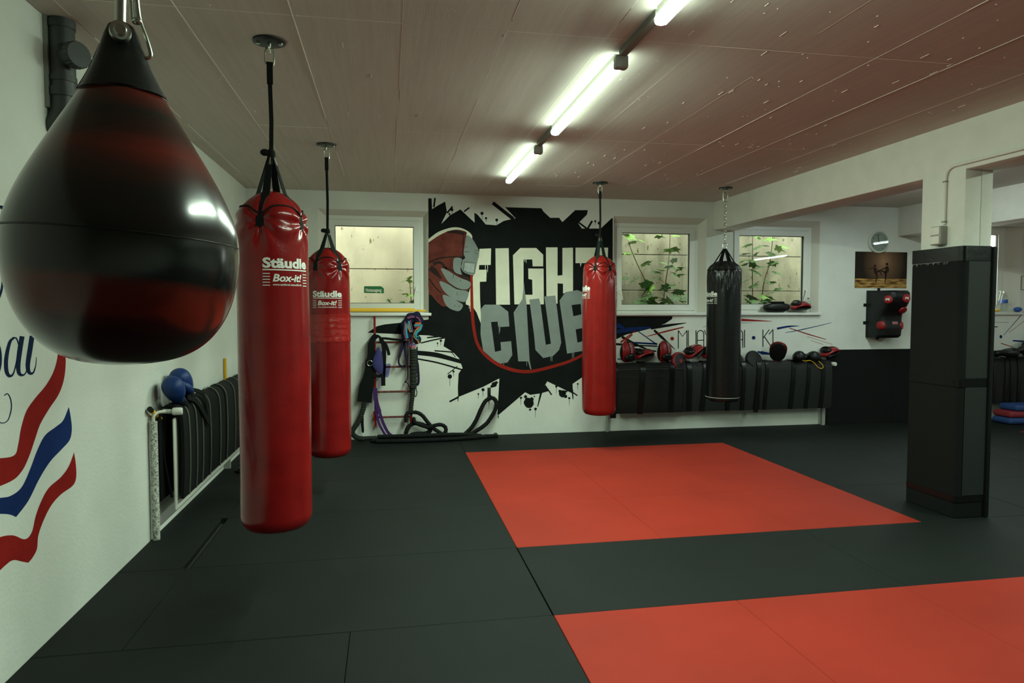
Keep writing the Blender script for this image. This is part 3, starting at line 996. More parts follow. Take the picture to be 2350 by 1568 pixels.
# ------------------------------------------------------------------ teardrop bag
def teardrop_material():
    m = mat('banded_vinyl', (.03, .01, .01), .20, coat=.35, spec=.5, bump=.02, bscale=14)
    nt = m.node_tree
    b = nt.nodes['Principled BSDF']
    b.inputs['Coat Roughness'].default_value = .16
    tc = nt.nodes.new('ShaderNodeTexCoord')
    sp = nt.nodes.new('ShaderNodeSeparateXYZ')
    nt.links.new(tc.outputs['Object'], sp.inputs[0])
    nz = nt.nodes.new('ShaderNodeTexNoise')
    nz.inputs['Scale'].default_value = 5
    nz.inputs['Detail'].default_value = 3
    mp = nt.nodes.new('ShaderNodeMapping')
    mp.inputs['Scale'].default_value = (.6, .6, 3.0)
    nt.links.new(tc.outputs['Object'], mp.inputs[0])
    nt.links.new(mp.outputs[0], nz.inputs['Vector'])
    a = nt.nodes.new('ShaderNodeMath')
    a.operation = 'MULTIPLY_ADD'
    a.inputs[1].default_value = .09
    nt.links.new(sp.outputs['X'], a.inputs[0])
    nt.links.new(sp.outputs['Z'], a.inputs[2])
    a2 = nt.nodes.new('ShaderNodeMath')
    a2.operation = 'MULTIPLY_ADD'
    a2.inputs[1].default_value = .05
    nt.links.new(nz.outputs[0], a2.inputs[0])
    nt.links.new(a.outputs[0], a2.inputs[2])
    r = nt.nodes.new('ShaderNodeMapRange')
    r.inputs['From Min'].default_value = .025
    r.inputs['From Max'].default_value = .725
    nt.links.new(a2.outputs[0], r.inputs[0])
    cr = nt.nodes.new('ShaderNodeValToRGB')
    K, R_, DR = (.006, .008, .007, 1), (.115, .012, .006, 1), (.022, .003, .003, 1)
    st = [(0, DR), (.09, DR), (.13, (.05, .006, .004, 1)), (.16, R_), (.235, R_), (.262, K), (.50, K), (.56, (.04, .008, .005, 1)), (.61, R_), (.66, (.03, .007, .005, 1)), (.72, K), (.75, (.05, .008, .005, 1)), (.80, R_), (.86, (.05, .008, .005, 1)), (.885, K)]
    e = cr.color_ramp.elements
    e[0].position, e[0].color = st[0]
    e[1].position, e[1].color = st[-1]
    for p, c in st[1:-1]:
        q = e.new(p)
        q.color = c
    nt.links.new(r.outputs[0], cr.inputs[0])
    nt.links.new(cr.outputs[0], b.inputs['Base Color'])
    return m


TX, TY = -.5330, 1.55
T_PR = [(.0, 1.432), (.045, 1.434), (.085, 1.441), (.115, 1.452), (.142, 1.469), (.165, 1.492), (.184, 1.520), (.199, 1.553), (.209, 1.59), (.2155, 1.63), (.2175, 1.668), (.2145, 1.706), (.204, 1.745), (.186, 1.79), (.165, 1.832), (.1425, 1.873), (.1195, 1.914), (.0968, 1.953), (.0775, 1.987), (.0765, 1.989), (.02, 1.991)]


def teardrop():
    t = thing('teardrop_punching_bag', 'large glossy black and red teardrop bag hanging from a shackle', 'punching bag', (TX, TY, 1.432))
    pr = spline([(r, z, 0) for r, z in T_PR], 4)
    MB().lathe([(max(p.x, .001), p.y) for p in pr], (TX, TY, 0), 96).build('bag_body', teardrop_material(), t, ang=80)
    sm = []
    for k in range(96):
        a = 2 * PI * k / 96
        z = 1.694 - .016 * math.cos(a) 
        sm.append((TX + .2168 * math.cos(a), TY + .2168 * math.sin(a), z))
    MB().tube(sm, .0016, 6, closed=True).build('mould_seam', M['rubber'], t)
    # flattened rubber neck, seen broad side on
    fx = Vector((math.cos(.34), math.sin(.34), 0)).normalized()
    fy = Vector((-fx.y, fx.x, 0))
    rings = []
    for (z, hw, ht) in [(1.984, .0800, .0800), (2.000, .0722, .0720), (2.030, .0582, .054), (2.06, .0470, .040), (2.085, .0385, .027), (2.108, .0315, .023), (2.126, .0235, .020), (2.135, .010, .012)]:
        rings.append([Vector((TX, TY, z)) + fx * hw * math.copysign(abs(math.cos(q)) ** .8, math.cos(q)) + fy * ht * math.copysign(abs(math.sin(q)) ** .8, math.sin(q)) for q in [2 * PI * k / 40 for k in range(40)]])
    MB().rings(rings).build('neck', M['rubber'], t, ang=70)
    for s in (-1, 1):
        e = [Vector((TX, TY, z)) + fx * s * hw for (z, hw) in [(1.986, .0785), (2.000, .0722), (2.030, .0580), (2.06, .0468), (2.085, .0380)]]
        MB().tube(spline(e, 4), [.0046 - .003 * i / 16 for i in range(17)], 8).build('neck_rib', M['rubber'], t)
    fw = [Vector((TX, TY, 1.986 + .003 * math.sin(3 * q))) + fx * .0792 * math.cos(q) + fy * .0792 * math.sin(q) for q in [2 * PI * k / 60 for k in range(60)]]
    MB().tube(fw, .002, 6, closed=True).build('neck_edge', M['rubber'], t)
    # shackle: pin with bolt head, two bars going up to the ceiling
    pc = Vector((TX - .002, TY, 2.103))
    MB().cyl(pc - fy * .045, pc + fy * .045, .011, 16).lathe([(.0, .012), (.010, .012), (.012, .010), (.019, .009), (.020, 0), (.001, 0)], pc - fy * .040, 24, Matrix.Rotation(0, 3, 'Z') @ fy.to_track_quat('-Z', 'Y').to_matrix()).build('shackle_pin', M['steel'], t)
    m = MB()
    for s in (-1, 1):
        m.cyl(pc + fy * s * .033, pc + fy * s * .033 + Vector((.004, 0, .10)), .0105, 14)
        m.lathe([(.001, .006), (.018, .006), (.02, 0), (.018, -.006), (.001, -.006)], pc + fy * s * .031, 20, fy.to_track_quat('Z', 'Y').to_matrix())
    top = pc + Vector((.004, 0, .10))
    m.tube([top + fy * .033 * math.cos(a) + Vector((0, 0, .033 * math.sin(a))) for a in [PI * k / 10 for k in range(11)]], .0105, 12)
    m.build('shackle', M['steel'], t)
    # loose snap hook beside it
    hk = [pc + fx * a + Vector((0, 0, b)) - fy * .02 for (a, b) in [(.030, .12), (.034, .045), (.047, .0), (.054, -.030), (.048, -.038), (.036, -.036)]]
    MB().tube(spline(hk, 5), .004, 8).build('snap_hook', M['steel'], t)
    m = MB()
    for a in (.018, .028):
        m.tube([pc + fx * a + Vector((0, 0, .13)) - fy * .02, pc + fx * (a + .004) + Vector((0, 0, .035)) - fy * .02], .004, 8)
    m.ell(pc + fx * .030 + Vector((0, 0, .033)) - fy * .02, .010, .008, .008)
    m.build('snap_hook_gate', M['steel'], t)
    # rope chain up to the plate
    z = 2.24
    k = 0
    while z < H - .05:
        pts = []
        for j in range(14):
            a = 2 * PI * j / 14
            q = math.cos(a) * .016
            d = fx if k % 2 else fy
            pts.append(Vector((TX + .004, TY, z + .03 + math.sin(a) * .036)) + d * q)
        MB().tube(pts, .006, 6, closed=True).build('chain_link', M['steel'], t)
        z += .057
        k += 1
    anchor(t, TX, TY)


teardrop()

# ------------------------------------------------------------------ wall paint helpers
LAY = [0]


def wall_poly(mb, pts, back=True, lay=1):
    """a flat painted patch: pts are photograph pixels, laid on the real wall"""
    if back:
        P = [at(px, py, y=D - .0006 * lay) for px, py in pts]
    else:
        P = [at(px, py, x=XL + .0006 * lay) for px, py in pts]
    mb.add(P, [tuple(range(len(P)))])
    return mb


def curvy(pts, corners=(), n=5):
    """closed outline rounded between the listed corner points"""
    m = len(pts)
    if not corners:
        return [(p.x, p.y) for p in spline([(a, b, 0) for a, b in pts], n, True)]
    cs = sorted(corners)
    out = []
    for k, c in enumerate(cs):
        e = cs[(k + 1) % len(cs)]
        idx = [c]
        while idx[-1] != e or len(idx) == 1:
            idx.append((idx[-1] + 1) % m)
        seg = spline([(pts[i][0], pts[i][1], 0) for i in idx], n) if len(idx) > 2 else [Vector((*pts[i], 0)) for i in idx]
        out += [(p.x, p.y) for p in seg[:-1]]
    return out


def stroke(pts, wd, n=6):
    """outline of a brush stroke through pts with width(s) wd, in pixels"""
    P = spline([(a, b, 0) for a, b in pts], n) if len(pts) > 2 and n > 1 else [Vector((a, b, 0)) for a, b in pts]
    m = len(P)
    if not hasattr(wd, '__len__'):
        W = [wd] * m
    else:
        W = []
        for i in range(m):
            q = i / (m - 1) * (len(wd) - 1)
            k = min(int(q), len(wd) - 2)
            W.append(wd[k] + (wd[k + 1] - wd[k]) * (q - k))
    L, R_ = [], []
    for i, p in enumerate(P):
        t = (P[min(i + 1, m - 1)] - P[max(i - 1, 0)]).normalized()
        nn = Vector((-t.y, t.x, 0))
        L.append((p + nn * W[i] / 2)[:2])
        R_.append((p - nn * W[i] / 2)[:2])
    return L, R_


def wall_stroke(mb, pts, wd, back=True, lay=1, n=6):
    L, R_ = stroke(pts, wd, n)
    f = (lambda q: at(q[0], q[1], y=D - .0006 * lay)) if back else (lambda q: at(q[0], q[1], x=XL + .0006 * lay))
    vs = [f(q) for q in L] + [f(q) for q in R_]
    m = len(L)
    mb.add(vs, [(i, i + 1, m + i + 1, m + i) for i in range(m - 1)])
    return mb


def disc(c, r, n=18, ry=None):
    return [(c[0] + r * math.cos(2 * PI * k / n), c[1] + (ry or r) * math.sin(2 * PI * k / n)) for k in range(n)]


def c8(*p):
    return [(950 + .338 * a, 430 + .338 * b) for a, b in p]


def c6(*p):
    return [(740 + .2296 * a, 680 + .2296 * b) for a, b in p]


def c9(*p):
    return [(970 + .1849 * a, 440 + .1849 * b) for a, b in p]


def c3(*p):
    return [(1330 + .2553 * a, 680 + .2553 * b) for a, b in p]


def paint(name, m, parent):
    return m, name, parent


# ------------------------------------------------------------------ mural on the back wall
mu = thing('mural', 'black graffiti mural with cream and grey lettering and a clenched fist', 'mural', (1.6, D - .001, .5))
m = MB()
wall_poly(m, c8((97, 75), (120, 75), (123, 148), (165, 122), (212, 97), (224, 168), (186, 248), (245, 190), (315, 150), (412, 240), (410, 172), (432, 186), (487, 252), (560, 258), (610, 228), (690, 210), (618, 135), (865, 142), (880, 165), (925, 207), (985, 207), (1008, 236), (1095, 155), (1180, 155), (1175, 185), (1115, 245), (1140, 280), (1268, 280), (1345, 207), (1350, 212), (1350, 860))
          + [(1406, 728), (1410, 790), (1396, 845)] + c8((1150, 1285), (1077, 1335), (1080, 1402), (905, 1318), (890, 1345), (912, 1385), (860, 1400), (790, 1410), (755, 1392), (576, 1545), (566, 1545), (580, 1298), (470, 1355), (300, 1425), (298, 1360), (303, 1265), (330, 1228))
          + c6((1365, 620), (1300, 555), (1210, 500), (1225, 420), (1060, 392), (950, 388), (450, 365), (545, 300), (620, 282), (810, 262), (1060, 232), (1062, 190)), lay=1)
m.build('black_splash', M['pblack'], mu, smooth=False)
m = MB()
for p, wd in [(c8((143, 72), (135, 135)), 4), (c8((535, 105), (675, 215)), 8), (c8((225, 175), (262, 130)), 4), (c8((340, 165), (376, 138)), 3.5), (c8((1120, 240), (1180, 285)), 4), (c8((1180, 280), (1210, 228)), 4.5),
              (c6((940, 565), (1150, 590), (1400, 660)), [10, 11, 8]), (c6((940, 625), (1150, 665), (1395, 735)), 3.5), (c6((1045, 415), (1200, 400)), 3), (c6((985, 468), (1100, 440), (1225, 415)), 3), (c6((1120, 545), (1320, 560)), 3), (c6((1290, 560), (1330, 610)), 1.6),
              (c6((1250, 780), (1350, 700)), 2), (c6((1270, 1055), (1360, 1008)), 4), (c6((1355, 1000), (1355, 1055)), [3, 1]), (c6((1757, 1190), (1757, 1225)), [3, .8]),
              (c8((890, 1345), (935, 1410)), 3), (c8((865, 1388), (840, 1490)), [5, 2]), (c8((1075, 1375), (1080, 1440)), [4, 2]), (c8((1030, 1360), (1110, 1415)), 3), (c8((690, 222), (990, 215)), 5)]:
    m = MB()
    wall_stroke(m, p, wd, lay=2)
    m.build('brush_stroke', M['pblack'], mu, smooth=False)
for (cx, cy, r) in [(258, 152, 10), (241, 182, 7), (462, 177, 11), (489, 210, 8), (562, 222, 10), (1231, 230, 7), (1258, 243, 11)]:
    q = c8((cx, cy))[0]
    m = MB()
    wall_poly(m, disc(q, r * .338), lay=2)
    wall_stroke(m, [q, (q[0] + .3, q[1] + r * .338 * random.uniform(3, 5))], [1.2, .7], lay=3)
    m.build('paint_drip', M['pblack'], mu, smooth=False)
for (cx, cy, r) in [(1183, 445, 12), (1150, 470, 8), (1273, 803, 22), (1310, 752, 11), (1605, 935, 16), (1558, 978, 9)]:
    q = c6((cx, cy))[0]
    m = MB()
    wall_poly(m, disc(q, r * .2296), lay=2)
    wall_stroke(m, [q, (q[0], q[1] + r * .2296 * random.uniform(4, 6))], [1.2, .7], lay=3)
    m.build('paint_drip', M['pblack'], mu, smooth=False)
m = MB()
SPL = 0
for (cx, cy, r) in [(780, 1465, 34), (757, 1422, 11), (726, 1430, 8), (788, 1510, 8), (825, 1505, 9), (818, 1420, 5), (800, 1440, 14), (770, 1445, 18), (1008, 1402, 24), (990, 1385, 10), (1028, 1420, 12), (1055, 1432, 8), (967, 1352, 8), (1112, 1335, 6), (1035, 1385, 7), (545, 1340, 18), (528, 1352, 10), (560, 1325, 10), (1020, 1390, 12)]:
    q = c8((cx, cy))[0]
    wall_poly(m, [(a + random.uniform(-.6, .6), b + random.uniform(-.6, .6)) for a, b in disc(q, r * .338)], lay=2 + (SPL % 5) * .4)
    SPL += 1
for (cx, cy, l) in [(726, 1430, 50), (825, 1505, 60), (967, 1352, 50), (1055, 1432, 50), (1112, 1335, 40)]:
    wall_stroke(m, c8((cx, cy), (cx, cy + l)), [1.2, .6], lay=2)
m.build('paint_splatter', M['pblack'], mu, smooth=False)['kind'] = 'stuff'
LET = {'letter': [
    [(445, 418), (524, 415), (521, 527), (443, 528), (441, 560), (494, 560), (491, 640), (447, 642), (449, 760), (458, 935), (425, 850), (400, 812), (352, 795), (352, 780), (380, 690), (402, 600), (440, 470)],
    [(553, 415), (643, 413), (652, 797), (558, 797)],
    [(672, 462), (722, 412), (830, 412), (878, 458), (877, 537), (806, 537), (803, 490), (744, 490), (744, 730), (805, 730), (803, 628), (777, 622), (776, 552), (880, 552), (882, 795), (682, 795)],
    [(896, 408), (975, 408), (975, 600), (1008, 597), (1008, 412), (1080, 410), (1080, 715), (1012, 720), (1012, 655), (975, 652), (975, 790), (900, 790)],
    [(1097, 410), (1318, 410), (1315, 515), (1250, 515), (1250, 800), (1170, 800), (1172, 515), (1097, 515)]]}
for i, P in enumerate(LET['letter']):
    m = MB()
    wall_poly(m, c8(*P), lay=3)
    dx = {0: [(485, 527, 35), (500, 527, 50), (375, 795, 30), (383, 795, 50)], 2: [(752, 488, 18), (762, 488, 26)], 4: [(1130, 515, 25), (1135, 515, 15)]}.get(i, [])
    for (a, b, l) in dx:
        wall_stroke(m, c8((a, b - 3), (a, b + l)), [1.6, .8], lay=3)
    o = m.build('letter', M['pwhite'], mu, smooth=False)
    if i == 0:
        o['label'] = 'cream painted letter'
GRE = [
    [(455, 825), (480, 797), (578, 797), (640, 845), (648, 945), (572, 950), (568, 912), (523, 915), (550, 1118), (592, 1108), (588, 1052), (660, 1045), (668, 1140), (635, 1190), (575, 1200), (470, 1110), (452, 1000)],
    [(677, 850), (735, 760), (742, 700), (746, 640), (752, 700), (764, 790), (785, 1175), (797, 1235), (790, 1236), (775, 1182), (708, 1182)],
    [(783, 762), (850, 755), (860, 800), (895, 1070), (930, 1062), (885, 742), (960, 735), (1000, 1055), (985, 1105), (945, 1145), (878, 1160), (825, 1105), (815, 1000)],
    [(988, 770), (1028, 712), (1110, 698), (1190, 730), (1205, 800), (1195, 900), (1225, 950), (1230, 1060), (1180, 1105), (1040, 1130)]]
for i, P in enumerate(GRE):
    m = MB()
    wall_poly(m, c8(*P), lay=4)
    for (a, b, l) in {0: [(578, 948, 50), (584, 948, 35), (610, 1190, 30)], 1: [(765, 1180, 35)], 2: [(930, 1150, 30), (938, 1148, 35)], 3: [(1075, 1122, 60), (1085, 1120, 40)]}[i]:
        wall_stroke(m, c8((a, b - 3), (a, b + l)), [1.5, .7], lay=4)
    o = m.build('letter', M['pgrey'], mu, smooth=False)
    o['label'] = 'grey painted letter'
m = MB()
wall_poly(m, c8((1070, 800), (1132, 792), (1137, 862), (1083, 876)), lay=5)
wall_poly(m, c8((1098, 965), (1150, 955), (1165, 1040), (1110, 1055)), lay=5)
m.build('letter_counter', M['pblack'], mu, smooth=False)
m = MB()
wall_stroke(m, c8((390, 590), (392, 700), (396, 850), (408, 970), (432, 1065), (485, 1140), (575, 1205), (690, 1245), (800, 1250), (950, 1215), (1060, 1180), (1150, 1135), (1230, 1070), (1280, 960)), [5.5, 6.2, 7, 7, 7, 7, 8, 8, 7.5, 7, 6.5, 6, 6, 5], lay=5)
m.build('red_outline', M['pred'], mu, smooth=False)
fi = MB()
wall_poly(fi, curvy(c9((72, 640), (200, 545), (320, 490), (430, 472), (540, 500), (548, 560), (520, 680), (512, 800), (395, 820), (385, 1000), (500, 1040), (585, 1090), (560, 1240), (480, 1330), (300, 1425), (200, 1390), (110, 1285), (72, 1210)), (0, 4, 7, 8, 16)), lay=4)
fi = fi.build('fist', M['pmaroon'], mu, smooth=False)
m = MB()
wall_poly(m, curvy(c9((72, 590), (180, 508), (290, 463), (380, 443), (470, 450), (560, 490), (610, 540), (615, 592), (575, 570), (540, 545), (540, 500), (430, 472), (320, 490), (200, 545), (72, 632)), (0, 7, 9, 14)), lay=5)
m.build('highlight_rim', M['pwhite'], fi, smooth=False)
m = MB()
for p, wd in [(c9((80, 880), (200, 830), (380, 808), (500, 815)), [5, 4, 3, 2]), (c9((240, 930), (380, 985), (490, 1050), (585, 1110)), [3, 4, 8, 9]), (c9((210, 1105), (330, 1155), (430, 1210), (560, 1230)), [2, 4, 4, 2]), (c9((250, 1280), (370, 1320), (450, 1370), (500, 1400)), [3, 4, 4, 3]),
              (c9((90, 940), (160, 1000), (230, 1080)), [14, 12, 4]), (c9((80, 1080), (150, 1180), (230, 1260)), [4, 3, 3]), (c9((130, 900), (220, 880), (300, 960)), [8, 6, 3]), (c9((300, 500), (430, 500), (520, 530)), [3, 8, 7]), (c9((510, 560), (500, 700), (500, 810)), [3, 2.5, 2.5])]:
    wall_stroke(m, p, wd, lay=5)
m.build('shading', M['pdark'], fi, smooth=False)
for nm, P in [('thumb', [(545, 545), (600, 570), (640, 620), (690, 720), (695, 790), (660, 960), (640, 1030), (580, 1030), (500, 990), (475, 920), (490, 850), (525, 820), (510, 770), (520, 680)]),
              ('knuckle', [(395, 825), (490, 840), (470, 960), (490, 1030), (400, 1000), (378, 920)]),
              ('finger', [(230, 950), (330, 990), (440, 1060), (585, 1120), (588, 1180), (530, 1215), (430, 1195), (320, 1120), (260, 1030)]),
              ('finger', [(212, 1110), (320, 1150), (420, 1210), (560, 1240), (555, 1330), (515, 1370), (430, 1350), (320, 1290), (240, 1200)]),
              ('finger', [(255, 1280), (370, 1320), (450, 1370), (500, 1410), (470, 1470), (420, 1482), (320, 1440), (265, 1360)])]:
    m = MB()
    wall_poly(m, curvy(c9(*P)), lay=6)
    m.build(nm, M['pgrey'], fi, smooth=False)
m = MB()
wall_poly(m, c9((520, 880), (650, 895), (635, 1010), (560, 1000), (510, 970)), lay=8)
m.build('thumbnail', M['pgrey2'], fi, smooth=False)
m = MB()
for p in [c9((520, 872), (655, 888), (642, 1015), (560, 1008), (503, 975), (520, 872)), c9((525, 690), (560, 680)), c9((515, 750), (580, 745)), c9((490, 850), (530, 820)), c9((470, 960), (490, 1030)), c9((640, 730), (690, 735)), c9((645, 760), (690, 770)), c9((380, 1020), (380, 1070)), c9((475, 1090), (470, 1120)), c9((425, 1250), (430, 1290)), c9((400, 1410), (395, 1430)), c9((450, 1410), (455, 1430))]:
    wall_stroke(m, p, .9, lay=9, n=1)
m.build('finger_lines', M['pdark'], fi, smooth=False)

# ------------------------------------------------------------------ lettering and streaks under the windows
wlt = thing('wall_lettering', 'thin black martial arts lettering with red and blue dots on the back wall', 'lettering', (4.2, D - .001, 1.2))


def c2(*p):
    return [(1640 + .2551 * a, 420 + .2551 * b) for a, b in p]


def u_arc(x0, x1, yt, yb, r):
    pts = [(x0, yt)]
    xc, rr = (x0 + x1) / 2, (x1 - x0) / 2
    pts += [(xc - rr * math.cos(a), yb + rr * (1 if yb > yt else -1) * math.sin(a)) for a in [PI * k / 10 for k in range(11)]]
    pts += [(x1, yt)]
    return pts


GLY = [
    [c3((888, 470), (888, 308)), c3((888, 308), (926, 362), (965, 308)), c3((965, 308), (966, 468))],
    [c3(*u_arc(978, 1047, 306, 432, 0))],
    [c3(*u_arc(1058, 1117, 467, 338, 0)), c3((1058, 397), (1117, 395))],
    [c3((1122, 305), (1147, 372), (1172, 305)), c3((1147, 372), (1148, 467))],
    [c3((1225, 305), (1285, 305)), c3((1255, 305), (1255, 466))],
    [c3((1300, 305), (1300, 465)), c3((1358, 303), (1358, 464)), c3((1300, 380), (1358, 380))],
    [c3(*u_arc(1410, 1467, 464, 335, 0)), c3((1410, 392), (1467, 391))],
    [c3((1484, 302), (1484, 462))],
    [c2((435, 1320), (435, 1475)), c2((437, 1395), (492, 1320)), c2((447, 1382), (510, 1475))],
    [c2((488, 1362), (525, 1320)), c2((525, 1318), (525, 1475))]]
for G in GLY:
    m = MB()
    for p in G:
        wall_stroke(m, p, 1.9, lay=4, n=1)
    m.build('letter', M['pblack'], wlt, smooth=False)
m = MB()
wall_poly(m, disc(c3((833, 381))[0], 4.2), lay=4)
m.build('dot', M['pred'], wlt, smooth=False)['label'] = 'red painted dot'
m = MB()
wall_poly(m, disc(c3((1565, 374))[0], 4.2), lay=4)
m.build('dot', M['pblue'], wlt, smooth=False)['label'] = 'blue painted dot'
ws = thing('wall_streaks', 'red, blue and black spray streaks under the windows', 'wall painting', (4.2, D - .001, 1.0))
m = MB()
wall_poly(m, c3((300, 181), (836, 181), (832, 205), (770, 246), (640, 290), (520, 320), (420, 345), (335, 385), (300, 390)), lay=1)
m.build('black_patch', M['pblack'], ws, smooth=False)
for p, wd in [(c3((640, 285), (800, 262), (960, 240)), [8, 6, 1]), (c3((380, 365), (500, 430), (600, 475)), [6, 5, 4]), (c3((670, 305), (740, 370), (860, 480)), [5, 6, .8]), (c3((480, 440), (700, 450)), 3), (c3((480, 480), (690, 495)), [8, 3]), (c3((320, 430), (520, 445)), 5)]:
    m = MB()
    wall_stroke(m, p, wd, lay=2)
    m.build('black_streak', M['pblack'], ws, smooth=False)
m = MB()
for p, wd in [(c3((335, 320), (450, 300), (640, 280)), [8, 10, 3]), (c3((335, 260), (400, 285)), [12, 6]), (c3((530, 318), (610, 375), (690, 432)), [2, 2, 3]), (c3((490, 418), (700, 430)), 4), (c3((490, 480), (560, 515)), [8, 4]), (c3((340, 565), (510, 568)), 2.2),
              (c3((1775, 292), (1880, 272), (1975, 267)), [5, 4, .6]), (c3((1850, 328), (2000, 300), (2265, 238)), [.8, 2, .8]), (c3((1455, 240), (1550, 240)), [1, .4]), (c3((1630, 508), (1740, 522)), [8, 3]), (c3((1600, 498), (1640, 510)), [3, 6])]:
    m = MB()
    wall_stroke(m, p, wd, lay=3)
    m.build('blue_streak', M['pblue'], ws, smooth=False)
m = MB()
for p, wd in [(c3((605, 362), (770, 318), (935, 278)), [1.2, 3.5, 2.5]), (c3((370, 415), (500, 310)), [4.5, 1.5]), (c3((400, 412), (475, 345)), [2, 3]), (c3((1885, 285), (2050, 340), (2215, 388)), [1.5, 2.4, 1.2]), (c3((2045, 362), (2275, 434)), .6), (c3((2080, 398), (2195, 436)), .6), (c3((1455, 213), (1560, 218), (1730, 225)), [6, 4, .5]), (c3((1110, 280), (1160, 257)), .8), (c3((1700, 515), (1740, 505)), [.6, 2]), (c3((480, 532), (500, 532)), 2), (c3((930, 495), (1030, 510)), [3, 1]), (c3((1030, 520), (1130, 522)), [1, 1.5])]:
    m = MB()
    wall_stroke(m, p, wd, lay=3)
    m.build('red_streak', M['pred'], ws, smooth=False)

# second lettering, seen beside the pillar
ws2 = thing('wall_streaks', 'blue dot and thin blue and red streaks beside the padded pillar', 'wall painting', (8.6, D - .001, 1.1))
m = MB()
wall_poly(m, disc((2297, 773), 3.2, ry=4), lay=2)
m.build('blue_dot', M['pblue'], ws2, smooth=False)
for p, wd in [([(2303, 770), (2352, 714)], [1, 1.6]), ([(2277, 740), (2315, 740)], [.8, .6]), ([(2324, 782), (2352, 784)], [3, 4])]:
    m = MB()
    wall_stroke(m, p, wd, lay=2)
    m.build('blue_streak', M['pblue'], ws2, smooth=False)
m = MB()
for p, wd in [([(2315, 764), (2352, 736)], [.8, 1]), ([(2297, 788), (2325, 797)], [2, 1.5])]:
    m = MB()
    wall_stroke(m, p, wd, lay=2)
    m.build('red_streak', M['pred'], ws2, smooth=False)

# ------------------------------------------------------------------ flag and script on the side wall
fg = thing('flag_mural', 'waving red and blue flag stripes painted on the white side wall', 'mural', (XL + .001, 3.5, .8))
m = MB()
wall_poly(m, curvy([(133, 800), (148, 803), (151, 830), (147, 870), (135, 905), (112, 940), (92, 975), (80, 1010), (66, 1050), (50, 1082), (25, 1105), (-30, 1125), (-60, 1120), (-60, 1055), (0, 1052), (33, 1045), (42, 1020), (48, 985), (60, 945), (80, 915), (105, 885), (122, 855), (131, 825)], (0, 1)), False, 1)
m.build('stripe', M['pred2'], fg, smooth=False)['label'] = 'upper red stripe'
m = MB()
wall_poly(m, curvy([(158, 934), (162, 955), (165, 985), (160, 1010), (143, 1030), (115, 1060), (90, 1100), (65, 1150), (37, 1187), (15, 1180), (-50, 1178), (-60, 1150), (0, 1143), (25, 1138), (50, 1118), (70, 1075), (85, 1035), (103, 1000), (128, 980), (145, 965)], (0, 8)), False, 1)
m.build('stripe', M['pblue'], fg, smooth=False)['label'] = 'blue stripe'
m = MB()
wall_poly(m, curvy([(170, 1038), (174, 1065), (175, 1095), (167, 1115), (140, 1135), (118, 1160), (100, 1195), (88, 1230), (85, 1260), (75, 1280), (65, 1292), (50, 1289), (30, 1286), (10, 1300), (-40, 1345), (-60, 1320), (-40, 1250), (0, 1233), (30, 1229), (57, 1238), (73, 1222), (82, 1185), (95, 1150), (112, 1120), (140, 1095), (158, 1070)], (0, 10)), False, 1)
m.build('stripe', M['pred2'], fg, smooth=False)['label'] = 'lower red stripe'
sl = thing('script_lettering', 'navy brush script lettering above the flag on the side wall', 'lettering', (XL + .001, 3.3, 1.4))
m = MB()
wall_stroke(m, [(33, 776), (23, 785), (15, 820), (15, 850), (22, 863), (32, 855), (41, 815)], [3, 7, 9, 9, 7, 3, 1.5], False, 2)
wall_stroke(m, [(51, 772), (45, 810), (42, 840), (45, 858), (56, 860), (64, 845)], [11, 11, 10, 8, 3, 1.5], False, 2)
wall_stroke(m, [(28, 775), (38, 777), (44, 795)], [2, 3, 1.5], False, 2)
m.build('letter', M['pnavy'], sl, smooth=False)
m = MB()
wall_stroke(m, [(74, 771), (68, 810), (64, 838), (67, 855), (76, 856), (82, 840), (84, 820)], [11, 11, 10, 8, 4, 1.8, 1], False, 2)
m.build('letter', M['pnavy'], sl, smooth=False)
m = MB()
wall_stroke(m, [(-30, 770), (-6, 790), (1, 820), (-2, 850), (-14, 870)], [4, 8, 7, 6, 3], False, 2)
wall_stroke(m, [(-10, 480), (5, 476), (12, 500), (0, 540)], [5, 8, 7, 5], False, 2)
wall_stroke(m, [(-5, 690), (4, 665), (6, 640)], [6, 5, 3], False, 2)
m.build('letter', M['pnavy'], sl, smooth=False)
m = MB()
wall_stroke(m, [(10, 908), (18, 904), (25, 918), (26, 940), (18, 965), (4, 971), (-10, 962)], [2.5, 2, 2.2, 2.4, 2, 2, 1.5], False, 2)
m.build('flourish', M['pnavy'], sl, smooth=False)

# ------------------------------------------------------------------ emergency exit sticker
sg = thing('exit_sign', 'green emergency exit sticker on the window pane', 'sign', tuple(at(858, 665, y=PANE_Y - .002)))
yy = PANE_Y - .002
q = [at(a, b, y=yy) for a, b in [(835.5, 657), (874.5, 657), (881, 662), (881, 673.5), (835.5, 672.5)]]
MB().add([(p.x, yy, p.z) for p in q] + [(p.x, yy - .0015, p.z) for p in q], [(0, 1, 2, 3, 4), (5, 6, 7, 8, 9)] + [(i, (i + 1) % 5, 5 + (i + 1) % 5, 5 + i) for i in range(5)]).build('sticker', M['green'], sg, smooth=False)
vs, fs = text_mb('Notausgang', .052, bold=.0018, width=.185)
c = at(857.5, 668.5, y=yy - .003)
MB().add([(c.x + v.x, yy - .003, c.z - .005 + v.y * 1.05) for v in vs], fs).build('lettering', M['pwhite'], sg, smooth=False, recalc=False)

